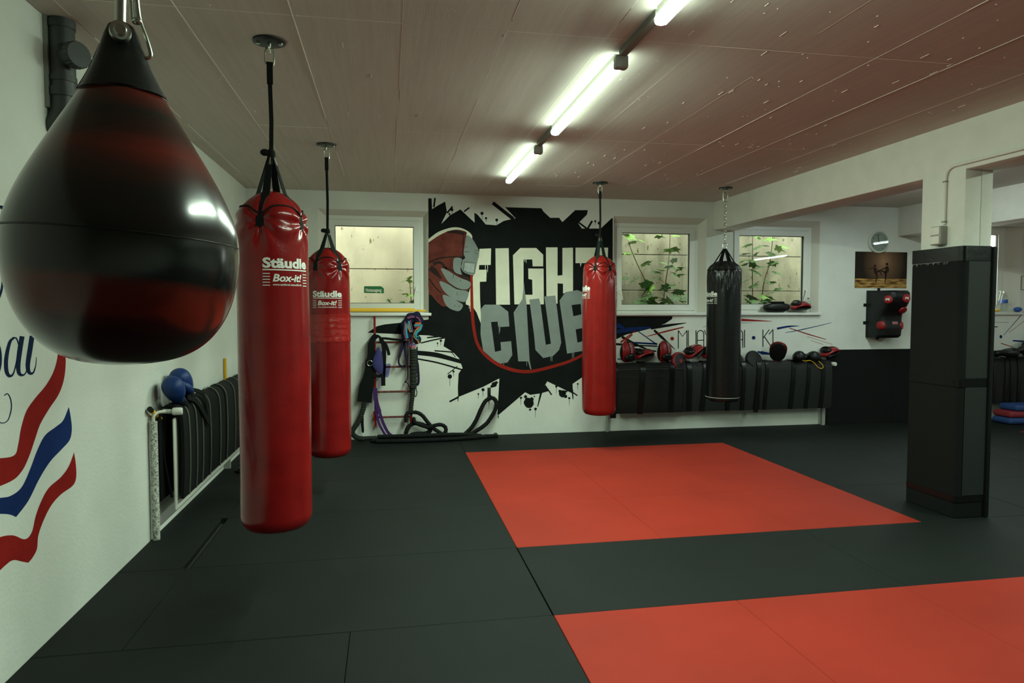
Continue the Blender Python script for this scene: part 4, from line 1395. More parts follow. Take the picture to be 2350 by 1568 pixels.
# ------------------------------------------------------------------ radiators under taped foam mats
def radiator_left():
    t = thing('radiator', 'wall radiator on the side wall hidden under black foam mats', 'radiator', (XL, 5.9, .1), 'radiators covered with foam mats')
    ya, yb = 4.98, 7.55
    MB().rbox(-1.458, -1.441, ya, yb, .16, .80, .010, 2).build('panel', M['white'], t)
    MB().cyl((XL + .035, 4.88, 0), (XL + .035, 4.88, .80), .0235, 16).build('riser_pipe', mat('chipped_pipe_paint', (.42, .43, .38), .6, var=.8, vscale=85), t)
    MB().tube(spline([(XL + .035, 4.88, .80), (XL + .037, 4.88, .835), (XL + .06, 4.90, .856), (XL + .10, 4.92, .858)], 5), .011, 10).build('bend_pipe', M['white'], t)
    MB().cyl((-1.50, 4.93, .858), (-1.445, 4.95, .853), .016, 14).build('valve', M['grey'], t)
    MB().lathe([(.001, 0), (.022, .001), (.026, .008), (.026, .055), (.022, .062), (.001, .063)], (-1.445, 4.95, .853), 20, Vector((.95, .1, 0)).to_track_quat('Z', 'Y').to_matrix()).build('thermostat_knob', M['white'], t)
    MB().box(XL + .002, XL + .06, 6.95, 6.99, 0, .20).build('foot', M['grey'], t, smooth=False)


radiator_left()


def drape_profile_left(off=0.0):
    # cross-section (x, z): behind, over the top, down the front
    return [(-1.536, .60 + off), (-1.534, .80), (-1.528, .855 + off), (-1.512, .880 + off), (-1.48, .890 + off), (-1.435, .872 + off), (-1.408 + off, .83), (-1.396 + off, .76), (-1.392 + off, .6), (-1.395 + off, .4), (-1.405 + off, .235)]


def sheet(prof, a0, a1, axis, th, nseg=1, inward=1, wob=0.0):
    """thick sheet: the cross-section prof extruded along axis"""
    P = spline([(u, v, 0) for u, v in prof], 4)
    outer, inner = [], []
    for i, p in enumerate(P):
        t = (P[min(i + 1, len(P) - 1)] - P[max(i - 1, 0)]).normalized()
        n = Vector((t.y, -t.x, 0)) * inward
        outer.append(p)
        inner.append(p + n * th)
    loop = outer + inner[::-1]
    rings = []
    for k in range(nseg + 1):
        a = a0 + (a1 - a0) * k / nseg
        ww = wob * math.sin(k * 1.7)
        if axis == 'y':
            rings.append([Vector((q.x + ww, a, q.y)) for q in loop])
        else:
            rings.append([Vector((a, q.x + ww, q.y)) for q in loop])
    return MB().rings(rings)


fm = thing('foam_mat_cover', 'black foam mats draped over the radiator on the side wall', 'foam mat', (-1.45, 6.2, .24), 'foam mat covers on the radiators')
segs = [(5.0, 5.62), (5.62, 6.25), (6.25, 6.95), (6.95, 7.65)]
for i, (a, b) in enumerate(segs):
    sheet(drape_profile_left(random.uniform(0, .006)), a + .004, b - .004, 'y', .022, 6, wob=.0012).build('foam_mat', M['foam'], fm)
for i, yv in enumerate([5.12, 5.30, 5.47, 5.70, 6.02, 6.27, 6.58, 6.86, 7.15]):
    pr = [(u + (.004 if k > 3 else 0), v + (.004 if k < 6 else 0)) for k, (u, v) in enumerate(drape_profile_left(.006)[1:])]
    sheet(pr, yv, yv + .026, 'y', .003, 1).build('tape_strip', M['greytape'], fm)
MB().rbox(-1.540, -1.522, 4.93, 7.6, .24, .86, .008, 2).build('rear_flap', M['foam'], fm)
MB().tube([(-1.535, 5.0, .82), (-1.515, 5.0, .5), (-1.475, 5.0, .25)], .009, 8).build('mat_edge', M['foam'], fm)


def profile_back(off=0.0):
    # (y, z) seen from the room: behind, over the top, down
    return [(8.235, .60), (8.232, .80), (8.222, .845 + off), (8.19, .868 + off), (8.13, .874 + off), (8.085, .862 + off), (8.058 - off, .82), (8.046 - off, .74), (8.04 - off, .6), (8.044 - off, .4), (8.052 - off, .25)]


def radiator_back(x0, x1, label, pipes=True):
    t = thing('radiator', label, 'radiator', ((x0 + x1) / 2, D, .1), 'radiators covered with foam mats')
    MB().rbox(x0 + .1, x1 - .05, 8.10, 8.13, .27, .80, .012, 2).build('panel', M['white'], t)
    MB().rbox(x0 + .1, x1 - .05, 8.19, 8.215, .27, .80, .012, 2).build('panel', M['white'], t)
    if pipes:
        MB().cyl((x0 - .02, 8.22, 0), (x0 - .02, 8.22, .30), .02, 14).build('pipe', M['grey'], t)
        MB().box(x1 - .105, x1 - .065, 8.17, 8.215, 0, .27).build('foot', M['grey'], t, smooth=False)
        MB().tube([(x1 - .10, 8.15, .80), (x1 - .02, 8.11, .825)], .014, 10).build('valve', M['grey'], t)
        MB().lathe([(.001, 0), (.024, .001), (.027, .006), (.027, .06), (.022, .066), (.001, .067)], (x1 - .03, 8.105, .825), 20, Vector((.3, -.95, 0)).to_track_quat('Z', 'Y').to_matrix()).build('thermostat_knob', M['white'], t)


radiator_back(2.74, 5.80, 'long wall radiator under the two windows, wrapped in black mats')


def foam_back(x0, x1, splits, tapes, label, ribbed):
    t = thing('foam_mat_cover', label, 'foam mat', ((x0 + x1) / 2, 8.1, .25), 'foam mat covers on the radiators')
    ed = [x0] + splits + [x1]
    for i in range(len(ed) - 1):
        o = random.uniform(0, .006)
        sheet(profile_back(o), ed[i] + .003, ed[i + 1] - .003, 'x', .022, 4, inward=-1, wob=.001).build('foam_mat', M['ribfoam'], t)
        if i in ribbed:                          # raised ribs running along the mat
            r = MB()
            z = .27
            while z < .80:
                yv = 8.046 - o - (.004 if .5 < z < .7 else 0)
                r.box(ed[i] + .006, ed[i + 1] - .006, yv - .0045, yv + .010, z, z + .008)
                z += .0185
            for (yv, z) in [(8.056, .815), (8.064, .838), (8.078, .857)]:
                r.box(ed[i] + .006, ed[i + 1] - .006, yv - .006 - o, yv + .006, z + o, z + .010 + o)
            q = r.build('mat_ribs', M['ribfoam'], t, smooth=False)
            q['kind'] = 'stuff'
        else:
            r = MB()
            x = ed[i] + .012
            while x < ed[i + 1] - .01:
                r.add([(x, 8.150, .880 + o), (x + .008, 8.150, .880 + o), (x + .008, 8.09, .873 + o), (x, 8.09, .873 + o), (x, 8.058 - o, .835), (x + .008, 8.058 - o, .835), (x, 8.044 - o, .745), (x + .008, 8.044 - o, .745)], [(0, 1, 2, 3), (3, 2, 5, 4), (4, 5, 7, 6)])
                x += .02
            q = r.build('mat_ribs', M['ribfoam'], t, smooth=False)
            q['kind'] = 'stuff'
    for (xv, wv, lean, zend) in tapes:
        pr = profile_back(.012)
        pr[-1] = (pr[-1][0], zend)
        P = spline([(u, v, 0) for u, v in pr[1:]], 4)
        pts = [(xv - lean * (.87 - p.y) / .6, p.x - .003, p.y + (.004 if p.y > .8 else 0)) for p in P]
        MB().ribbon(pts, (1, 0, 0), wv, .003).build('tape_strip', M['tape'], t)
    return t


def xb(px):
    return at(px, 900, y=8.04).x


foam_back(2.72, 5.74, [3.655, 4.70], [(xb(1413), .075, .03, .20), (xb(1476), .07, .04, .24), (xb(1543), .06, .02, .25), (xb(1582), .06, .0, .27), (xb(1620), .06, .05, .25), (xb(1667), .05, -.02, .25), (xb(1707), .05, .02, .25), (xb(1743), .06, .05, .22), (xb(1761), .045, .04, .25), (xb(1822), .06, .05, .25), (xb(1857), .05, .05, .25), (xb(1890), .055, .04, .25)],
          'black ribbed foam mats taped around the long radiator', [0])
radiator_back(8.0, 9.9, 'wall radiator beyond the pillar under black mats', False)
foam_back(7.9, 9.8, [8.45], [(8.42, .05, .02, .25), (8.50, .05, .0, .25), (8.62, .05, .0, .25), (8.22, .05, .0, .25)], 'black foam mats on the radiator beyond the pillar', [0])

# ------------------------------------------------------------------ wall padding, poster, clock
wp = thing('wall_padding', 'black wall padding between the radiator and the pillar', 'wall padding', (6.6, D, 0))
for a, b in ((5.80, 6.80), (6.80, 7.55)):
    MB().rbox(a + .001, b - .001, D - .04, D, -.0, 1.003, .003, 1).build('pad', M['foam'], wp, smooth=False)

po = thing('poster', 'brown beach photo poster of two kickboxers under the clock', 'poster', (6.6, D, 2.08))


def poster_mat():
    m = mat('poster_print', (.2, .1, .05), .6, spec=.08)
    nt = m.node_tree
    b = nt.nodes['Principled BSDF']
    tc = nt.nodes.new('ShaderNodeTexCoord')
    sp = nt.nodes.new('ShaderNodeSeparateXYZ')
    nt.links.new(tc.outputs['Generated'], sp.inputs[0])
    # glow around the middle of the upper part
    mp = nt.nodes.new('ShaderNodeMapping')
    mp.inputs['Location'].default_value = (-.55, 0, -.72)
    nt.links.new(tc.outputs['Generated'], mp.inputs[0])
    s2 = nt.nodes.new('ShaderNodeVectorMath')
    s2.operation = 'MULTIPLY'
    s2.inputs[1].default_value = (2.4, 0, 1.3)
    nt.links.new(mp.outputs[0], s2.inputs[0])
    ln = nt.nodes.new('ShaderNodeVectorMath')
    ln.operation = 'LENGTH'
    nt.links.new(s2.outputs[0], ln.inputs[0])
    sky = nt.nodes.new('ShaderNodeValToRGB')
    sky.color_ramp.elements[0].color = (.30, .165, .09, 1)
    sky.color_ramp.elements[1].color = (.020, .015, .010, 1)
    sky.color_ramp.elements[1].position = 1.0
    e = sky.color_ramp.elements.new(.45)
    e.color = (.12, .068, .038, 1)
    nt.links.new(ln.outputs['Value'], sky.inputs[0])
    nz = nt.nodes.new('ShaderNodeTexNoise')
    nz.inputs['Scale'].default_value = 14
    nz.inputs['Detail'].default_value = 5
    m2 = nt.nodes.new('ShaderNodeMapping')
    m2.inputs['Scale'].default_value = (.35, 1, 2.6)
    nt.links.new(tc.outputs['Generated'], m2.inputs[0])
    nt.links.new(m2.outputs[0], nz.inputs['Vector'])
    sea = nt.nodes.new('ShaderNodeValToRGB')
    sea.color_ramp.elements[0].position = .38
    sea.color_ramp.elements[1].position = .68
    sea.color_ramp.elements[0].color = (.05, .018, .005, 1)
    sea.color_ramp.elements[1].color = (.62, .36, .11, 1)
    nt.links.new(nz.outputs[0], sea.inputs[0])
    st = nt.nodes.new('ShaderNodeMath')
    st.operation = 'LESS_THAN'
    st.inputs[1].default_value = .262
    nt.links.new(sp.outputs['Z'], st.inputs[0])
    mx = nt.nodes.new('ShaderNodeMix')
    mx.data_type = 'RGBA'
    nt.links.new(st.outputs[0], mx.inputs[0])
    nt.links.new(sky.outputs[0], mx.inputs[6])
    nt.links.new(sea.outputs[0], mx.inputs[7])
    nt.links.new(mx.outputs[2], b.inputs['Base Color'])
    return m


MB().box(6.200, 6.992, D - .004, D, 1.834, 2.324).build('print', poster_mat(), po, smooth=False)


def cp(*p):
    return [(1900 + .1658 * a, 540 + .1658 * b) for a, b in p]


def silhouette(parts, blobs):
    m = MB()
    for p, wd in parts:
        L, R_ = stroke(cp(*p), wd, 4)
        vs = [at(q[0], q[1], y=D - .0052) for q in L] + [at(q[0], q[1], y=D - .0052) for q in R_]
        n = len(L)
        m.add(vs, [(i, i + 1, n + i + 1, n + i) for i in range(n - 1)])
    for c_, r in blobs:
        m.add([at(a, b, y=D - .0052) for a, b in disc(cp(c_)[0], r)], [tuple(range(18))])
    return m


pf = mat('printed_figures', (.030, .014, .009), .6, spec=.08)
silhouette([([(655, 450), (650, 490), (665, 530)], [4, 5.5, 5.5]), ([(640, 450), (600, 460), (570, 470)], [2.6, 2, 1.5]), ([(665, 525), (680, 570), (665, 620), (665, 660)], [5, 4, 2.4, 1.8]), ([(670, 515), (710, 500), (740, 540), (745, 560)], [4, 3, 2, 1.5]), ([(660, 455), (690, 490), (730, 480)], [2, 2, 1.6])], [((652, 425), 3)]).build('printed_figure', pf, po, smooth=False)
silhouette([([(825, 430), (815, 480), (800, 530)], [5, 6.5, 6]), ([(800, 525), (800, 570), (795, 620), (790, 655)], [6, 4.5, 2.4, 1.8]), ([(815, 440), (770, 465), (715, 490)], [3, 2.6, 1.8]), ([(800, 520), (760, 500), (715, 492)], [5, 3.4, 2]), ([(830, 435), (840, 480), (835, 520)], [2, 2, 1.6])], [((818, 400), 3.2)]).build('printed_figure', pf, po, smooth=False)

ck = thing('wall_clock', 'round wall clock with a pale rim above the poster', 'clock', (6.53, D, 2.45))
cx, cz = 6.532, 2.455
RY = Matrix.Rotation(PI / 2, 3, 'X')
MB().lathe([(.001, 0), (.150, 0), (.152, .012), (.150, .034), (.142, .042), (.132, .040), (.128, .026), (.001, .026)], (cx, D, cz), 48, RY).build('rim', M['white'], ck)
MB().lathe([(.001, .0265), (.127, .0265), (.127, .028), (.001, .0285)], (cx, D, cz), 48, RY).build('dial', M['clockface'], ck)
m = MB()
for k in range(12):
    vs, fs = text_mb(str(12 if k == 0 else k), .032, bold=.0004)
    a = 2 * PI * k / 12
    m.add([(cx + .098 * math.sin(a) + v.x, D - .0292, cz + .098 * math.cos(a) - .011 + v.y) for v in vs], fs)
m.build('numerals', M['black'], ck, smooth=False, recalc=False)
for (ang_, l, wv) in ((118, .065, .009), (-12, .10, .007)):
    a = math.radians(ang_)
    d = Vector((math.sin(a), 0, math.cos(a)))
    MB().ribbon([Vector((cx, D - .031, cz)) - d * .02, Vector((cx, D - .031, cz)) + d * l], d.cross(Vector((0, 1, 0))), wv, .002).build('hand', M['black'], ck, smooth=False)
MB().lathe([(.001, .041), (.131, .041), (.131, .0425), (.001, .0425)], (cx, D, cz), 40, RY).build('glass', M['glass'], ck)

# picture frame at the far end
pfm = thing('picture_frame', 'thin framed notice on the wall beyond the far window', 'picture', (9.0, D, 1.9))
MB().box(8.83, 9.10, D - .012, D, 1.82, 2.02).build('frame', M['trunk'], pfm, smooth=False)
MB().box(8.84, 9.09, D - .014, D - .011, 1.83, 2.01).build('paper', M['pwhite'], pfm, smooth=False)


# ------------------------------------------------------------------ uppercut pad on the wall
def uppercut_pad():
    t = thing('uppercut_pad', 'black wall mounted uppercut pad with red round targets', 'punching pad', (6.6, D, 1.16))
    xa, xb_ = 6.385, 6.745
    MB().rbox(xa - .005, xb_ + .005, D - .035, D, 1.165, 1.80, .006, 2).build('back_plate', M['black'], t)

    def depth(z):
        # lower body, waist, overhanging head
        K = [(1.165, .26), (1.20, .29), (1.30, .305), (1.40, .295), (1.46, .30), (1.52, .335), (1.58, .39), (1.64, .435), (1.70, .455), (1.77, .45), (1.795, .43)]
        for i in range(len(K) - 1):
            if K[i][0] <= z <= K[i + 1][0]:
                q = (z - K[i][0]) / (K[i + 1][0] - K[i][0])
                return K[i][1] + (K[i + 1][1] - K[i][1]) * q
        return K[0][1] if z < K[0][0] else K[-1][1]
    rings = []
    xc, hw = (xa + xb_) / 2, (xb_ - xa) / 2
    n = 28
    zs = [1.168 + (1.793 - 1.168) * i / 40 for i in range(41)]
    for z in zs:
        e = min(1, (z - 1.166) / .03, (1.797 - z) / .03)
        e = .93 + .07 * math.sqrt(max(0, e))
        d = depth(z) * e
        ring = []
        for k in range(n + 1):
            a = PI * k / n
            ca, sa = math.cos(a), math.sin(a)
            ring.append(Vector((xc - hw * e * math.copysign(abs(ca) ** .42, ca), D - .02 - (d - .02) * abs(sa) ** .5, z)))
        rings.append(ring)
    MB().rings(rings).build('padded_body', M['kleather'], t, ang=60)

    def target(x, y, z, nrm, r, mark):
        q = Vector(nrm).normalized().to_track_quat('Z', 'Y').to_matrix()
        o = MB().lathe([(.001, 0), (r, 0), (r, .008), (r * .9, .016), (r * .5, .022), (.001, .024)], (x, y, z), 28, q).build('target', M['rleather'], t)
        if mark:
            vs, fs = text_mb('PS', .040, bold=.0012, width=.048)
            up = Vector((0, 0, 1))
            nn = Vector(nrm).normalized()
            rt = up.cross(nn).normalized()
            c_ = Vector((x, y, z)) + nn * .0245
            MB().add([c_ + rt * (v.x) + up * (v.y - .014) for v in vs], fs).build('mark', M['print'], o, smooth=False, recalc=False)
    target(6.408, D - .385, 1.675, (-.85, -.55, 0), .055, True)
    target(6.615, D - .446, 1.690, (-.1, -1, .05), .056, True)
    target(6.645, D - .358, 1.535, (0, -.75, -.66), .055, False)
    target(6.405, D - .265, 1.335, (-.85, -.5, 0), .058, False)
    target(6.700, D - .272, 1.33, (.55, -.85, 0), .052, False)
    for (x0, x1, z0, z1) in ((xa - .045, xa, 1.585, 1.625), (xa - .045, xa, 1.345, 1.385), (xc - .02, xc + .02, 1.80, 1.835), (xc - .02, xc + .02, 1.135, 1.17)):
        MB().rbox(x0, x1, D - .012, D, z0, z1, .003, 1).build('bracket', M['black'], t)
    MB().rbox(6.54, 6.62, D - .312, D - .300, 1.345, 1.385, .004, 1).build('badge', M['pinkprint'], t)


uppercut_pad()

# ------------------------------------------------------------------ pillar padding
pp = thing('pillar_padding', 'tall black padding strapped around the white pillar', 'padding', (4.25, 4.55, 0))


def lshape(o, z0, z1, r=.05):
    """pad wrapping two faces of the pillar with a rounded fold"""
    xa, ya = 4.105 - o, 4.31 - o
    out = [(xa, 4.785)] + [(xa + r - r * math.cos(a), ya + r - r * math.sin(a)) for a in [PI / 2 * k / 6 for k in range(7)]] + [(4.345, ya)]
    inn = [(4.345, 4.348), (4.146, 4.348), (4.146, 4.785)]
    loop = out + inn
    return MB().rings([[(x, y, z) for x, y in loop] for z in (z0, z1)])


lshape(0, .005, 1.005).build('lower_pad', M['foam'], pp, ang=30)
lshape(.003, 1.012, 1.985).build('upper_pad', M['foam'], pp, ang=30)
for z0, z1, nm in ((.17, .972, 'lighter_front'), (1.038, 1.898, 'lighter_front')):
    MB().rbox(4.158, 4.344, 4.3045, 4.309, z0, z1, .002, 1).build(nm, M['panel'], pp, smooth=False)  # front face of the wrapped pad, overlaid in a lighter black than its side
lshape(.006, .975, 1.035).build('tape_band', M['tape'], pp, ang=30)
lshape(.007, 1.90, 2.008, .045).build('tape_top', M['tape'], pp, ang=30)
lshape(.006, .12, .165).build('tape_base', M['tape'], pp, ang=30)
MB().rbox(4.347, 4.377, 4.288, 4.79, .004, 2.004, .006, 2).build('side_pad', M['foam'], pp)
MB().rbox(4.12, 4.36, 4.765, 4.81, .004, 2.0, .006, 2).build('rear_pad', M['foam'], pp)
m = MB()
for k in range(26):
    yv = 4.42 + .36 * random.random()
    l = random.uniform(.004, .02)
    m.box(4.0965, 4.0978, yv, yv + random.uniform(.0012, .003), 1.90 - l, 1.902)
for k in range(14):
    m.box(4.0965, 4.0978, 4.50 + k * .02, 4.516 + k * .02, 1.8985, 1.901)
o = m.build('scuff_marks', M['pgrey2'], pp, smooth=False)
o['kind'] = 'stuff'

# conduit and switches on the pillar
cdt = thing('cable_conduit', 'painted cable pipe running along the beam and down the pillar', 'conduit', (4.14, 4.5, 2.6))
MB().tube([(4.138, YF, 2.61), (4.138, 4.44, 2.61)] + [(4.138, 4.44 + .08 * math.sin(a), 2.53 + .08 * math.cos(a)) for a in [PI / 2 * k / 8 for k in range(1, 9)]] + [(4.138, 4.52, 2.185)], .012, 10).build('pipe', M['beam'], cdt)
m = MB()
for z in (2.50, 2.20):
    m.rbox(4.122, 4.152, 4.505, 4.535, z, z + .012, .002, 1)
m.build('clip', M['grey'], cdt)
sw = thing('light_switch', 'double grey surface switch on the pillar above the padding', 'switch', (4.13, 4.55, 2.1))
MB().rbox(4.09, 4.152, 4.50, 4.60, 2.034, 2.174, .005, 2).build('box', M['grey'], sw)
for z in (2.040, 2.108):
    MB().rbox(4.082, 4.092, 4.508, 4.592, z, z + .060, .004, 2).build('rocker', M['beam'], sw)

# ------------------------------------------------------------------ drain pipe in the upper corner
dp = thing('drain_pipe', 'dark grey drain pipe with a screw cap under the ceiling', 'pipe', (-1.5, 3.66, 2.4))
MB().tube([(-1.52, 3.655, H), (-1.52, 3.655, 2.53), (-1.523, 3.655, 2.49), (-1.535, 3.655, 2.45), (-1.56, 3.655, 2.425), (-1.60, 3.655, 2.42)], .055, 20).build('pipe', M['pipe'], dp)
for (z0, z1, r) in ((2.88, 2.915, .060), (2.56, 2.60, .062), (2.63, 2.655, .060)):
    MB().cyl((-1.52, 3.655, z0), (-1.52, 3.655, z1), r, 24).build('collar', M['pipe'], dp)
nd = Vector((.75, -.5, 0)).normalized()
MB().cyl(Vector((-1.52, 3.655, 2.745)), Vector((-1.52, 3.655, 2.745)) + nd * .095, .048, 24).build('branch', M['pipe'], dp)
ncap = MB()
q = nd.to_track_quat('Z', 'Y').to_matrix()
ring = []
for zz, s in ((0, 1), (.035, 1), (.040, .94)):
    ring.append([q @ Vector(((.060 + (.0025 if k % 2 else 0)) * s * math.cos(2 * PI * k / 48), (.060 + (.0025 if k % 2 else 0)) * s * math.sin(2 * PI * k / 48), zz)) + Vector((-1.52, 3.655, 2.745)) + nd * .085 for k in range(48)])
ncap.rings(ring)
ncap.build('screw_cap', M['pipe'], dp, smooth=False)
MB().box(XL, XL + .018, 3.60, 3.63, 2.50, H).build('bracket_rail', M['trunk'], dp, smooth=False)

# ------------------------------------------------------------------ wall ladder with bands and straps
LY = 8.19
ld = thing('wall_ladder', 'red steel ladder frame fixed to the wall below the exit window', 'ladder', (.05, D, .15))
for x, z0, z1 in ((-.152, .153, 1.47), (.268, .17, 1.40)):
    MB().cyl((x, LY, z0), (x, LY, z1), .013, 14).build('rail', M['ladder'], ld)
for z in (1.157, .866, .570, .268):
    MB().cyl((-.150, LY, z), (.268, LY, z), .0125, 14).build('rung', M['rung'], ld)
for x in (-.152, .268):
    for z in (.30, 1.25):
        MB().cyl((x, LY, z), (x, D, z), .009, 10).build('wall_bracket', M['ladder'], ld)
MB().rbox(-.178, -.158, LY - .012, LY + .012, .22, .34, .003, 1).build('end_block', M['ladder'], ld)


def P(px, py, y):
    return at(px, py, y=y)


def L4(*p):
    return [(820 + .12757 * a, 700 + .12755 * b) for a, b in p]


def L5(*p):
    return [(790 + .15745 * a, 880 + .15748 * b) for a, b in p]


hb = thing('harness_belt', 'black waist harness belt hanging from the ladder over a ribbed tether', 'resistance belt', (-.25, LY - .04, .3))
pts = [P(a, b, LY - .03) for a, b in L4((350, 545), (290, 600), (255, 700), (250, 860), (235, 1000), (225, 1150), (190, 1380), (160, 1500))] + [P(a, b, LY - .03) for a, b in L5((300, 200), (290, 275))]
MB().ribbon(spline(pts, 4), (1, 0, 0), [.065] * 8 + [.085] * 8 + [.115] * 6 + [.125, .135, .145, .155] + [.165] * 11, .024).build('belt', M['web'], hb)
pts = [P(a, b, LY - .045) for a, b in L4((340, 550), (400, 580), (440, 650), (470, 720), (480, 840), (478, 1050), (465, 1300), (468, 1455))]
MB().ribbon(spline(pts, 4), (1, 0, 0), [.03] * 6 + [.05] * 23, .008).build('strap', M['web'], hb)
pts = [P(a, b, LY - .05) for a, b in L4((430, 640), (500, 700), (545, 800), (570, 905))]
MB().ribbon(spline(pts, 4), (1, 0, 0), .035, .006).build('strap', M['web'], hb)
pts = [P(a, b, LY - .04) for a, b in L4((400, 600), (520, 605), (640, 620), (700, 625), (830, 640))]
MB().ribbon(spline(pts, 4), (0, 0, 1), .028, .006).build('strap', M['web'], hb)
pts = [P(a, b, LY - .05) for a, b in L4((270, 1275), (330, 1275), (400, 1285), (450, 1260))]
MB().ribbon(spline(pts, 4), (0, 0, 1), .035, .006).build('strap', M['web'], hb)
MB().tube([P(a, b, LY - .055) for a, b in L4(*[(228 + 50 * math.cos(q), 1050 + 48 * math.sin(q)) for q in [2 * PI * k / 20 for k in range(20)]])], .0035, 8, closed=True).build('ring', M['steel'], hb)


def crinkle(pts, r, step=.006):
    pts = spline(pts, 14)
    rr = [r * (1 + .13 * math.sin(i * 1.9) + .06 * math.sin(i * 4.3)) for i in range(len(pts))]
    return MB().tube(pts, rr, 12)


tp = [P(a, b, 8.15) for a, b in L5((295, 285), (262, 420), (205, 560), (140, 660), (118, 720))] + [Vector((-.385, 8.145, .055)), Vector((-.33, 8.145, .031)), Vector((-.22, 8.145, .031)), Vector((-.02, 8.145, .031)), Vector((.22, 8.145, .031)), Vector((.42, 8.15, .031))]
pr_ = spline(tp, 14)
MB().tube(pr_, [.030 * (1 + .10 * math.sin(i * 2.1)) * (1 if i < 90 else .85) for i in range(len(pr_))], 12).build('ribbed_tether', M['bungee'], hb)
MB().ribbon([P(a, b, 8.2) for a, b in L5((265, 480), (262, 600), (272, 700), (275, 725))], (1, 0, 0), [.03, .035, .03, .006], .004).build('strap_end', M['web'], hb)

nb = thing('net_bag', 'blue mesh bag stuffed behind the ladder rail', 'net bag', (-.08, LY - .05, .9))
m = MB()
rings = []
for (a, b, w1, d1) in [(370, 770, .012, .010), (385, 850, .035, .02), (370, 950, .055, .028), (365, 1050, .062, .03), (375, 1120, .060, .03), (400, 1190, .040, .02), (430, 1245, .012, .01)]:
    c_ = P(*L4((a, b))[0], LY - .06)
    rings.append([c_ + Vector((w1 * math.cos(q), d1 * math.sin(q), .006 * math.sin(3 * q))) for q in [2 * PI * k / 20 for k in range(20)]])
m.rings(rings)
m.build('net_body', mat('blue_net_cloth', (.035, .035, .16), .8, bump=.5, bscale=300), nb)
q = [P(a, b, LY - .05) for a, b in L4((440, 1080), (590, 1050), (605, 1090), (555, 1305), (480, 1300))]
MB().add(q, [(0, 1, 2, 3, 4)]).build('net_flap', M['mesh'], nb, smooth=False)

pb = thing('resistance_band', 'purple loop band draped over the lowest part of the ladder', 'resistance band', (-.1, LY - .03, .05), 'loop bands on the ladder')
MB().ribbon(spline([P(a, b, LY - .035) for a, b in L5((450, 70), (455, 180), (475, 300), (520, 440), (560, 560), (610, 670), (655, 735), (710, 775))], 4), (1, 0, 0), [.05] * 12 + [.035] * 17, .004).build('band_front', M['purple'], pb)
MB().ribbon(spline([P(a, b, LY - .028) for a, b in L5((448, 80), (455, 300), (475, 440), (505, 580), (560, 690), (600, 750), (635, 778))], 4), (1, 0, .2), [.03] * 12 + [.028] * 13, .004).build('band_rear', M['purple'], pb)
db = thing('resistance_band', 'dark purple loop band hanging between the ladder rungs', 'resistance band', (.17, LY - .03, .88), 'loop bands on the ladder')
MB().ribbon(spline([P(a, b, LY - .03) for a, b in L4((830, 640), (805, 760), (765, 900), (742, 1010), (760, 1080), (810, 1105), (870, 1085), (885, 1020), (870, 900), (860, 760), (850, 640))], 4), [Vector((1, 0, .3))] * 41, [.045] * 6 + [.03] * 4 + [.022] * 20 + [.035] * 11, .004).build('band', M['dpurple'], db)
db2 = thing('resistance_band', 'long dark purple band hanging outside the ladder rail', 'resistance band', (.38, LY - .02, .6), 'loop bands on the ladder')
MB().ribbon(spline([P(a, b, LY - .02) for a, b in L4((1075, 760), (1075, 950), (1095, 1200), (1100, 1380), (1075, 1440), (1060, 1400))], 4), (1, 0, 0), [.018] * 6 + [.03] * 10 + [.028] * 5, .004).build('band', M['dpurple'], db2)
kb = thing('jump_cord', 'thin black cord knotted beside the ladder rail', 'cord', (.22, LY - .02, .5))
MB().tube(spline([P(a, b, LY - .025) for a, b in L4((905, 650), (908, 900), (905, 1150), (900, 1320), (868, 1385))], 5), .006, 8).tube(spline([P(a, b, LY - .025) for a, b in L4((868, 1385), (910, 1420), (945, 1500), (955, 1580))], 5), .005, 8).ell(P(*L4((868, 1385))[0], LY - .025), .012, .01, .012).build('cord', M['rope'], kb)
kb2 = thing('cord_loop', 'small black cord loop beside the grey bungee sleeve', 'cord', (.3, LY - .02, .5), None)
MB().tube(spline([P(a, b, LY - .025) for a, b in L4((1050, 1470), (1068, 1560))] + [P(a, b, LY - .025) for a, b in L5((1060, 120), (1052, 180), (1030, 188), (1025, 100))], 5), .005, 8).build('cord', M['rope'], kb2)
bs = thing('bungee_trainer', 'grey crinkled bungee sleeve hanging along the ladder rail', 'resistance tube', (.29, LY - .05, .3))
pts = [P(a, b, LY - .05) for a, b in L4((1000, 800), (1010, 950), (1012, 1150), (1010, 1400))] + [P(a, b, LY - .05) for a, b in L5((1000, 100), (990, 210), (975, 330), (970, 420))]
p2 = spline(pts, 10)
MB().tube(p2, [(.040 if i < 38 else .027) * (1 + .12 * math.sin(i * 2.3)) for i in range(len(p2))], 12).build('sleeve', M['bungee'], bs)
MB().cyl(P(*L5((968, 480))[0], LY - .05), P(*L5((968, 590))[0], LY - .05), .016, 10, .006).build('red_end', M['ladder'], bs)
MB().cyl(P(*L4((1000, 760))[0], LY - .05), P(*L4((1000, 830))[0], LY - .05), .022, 10).build('clasp', M['steel'], bs)

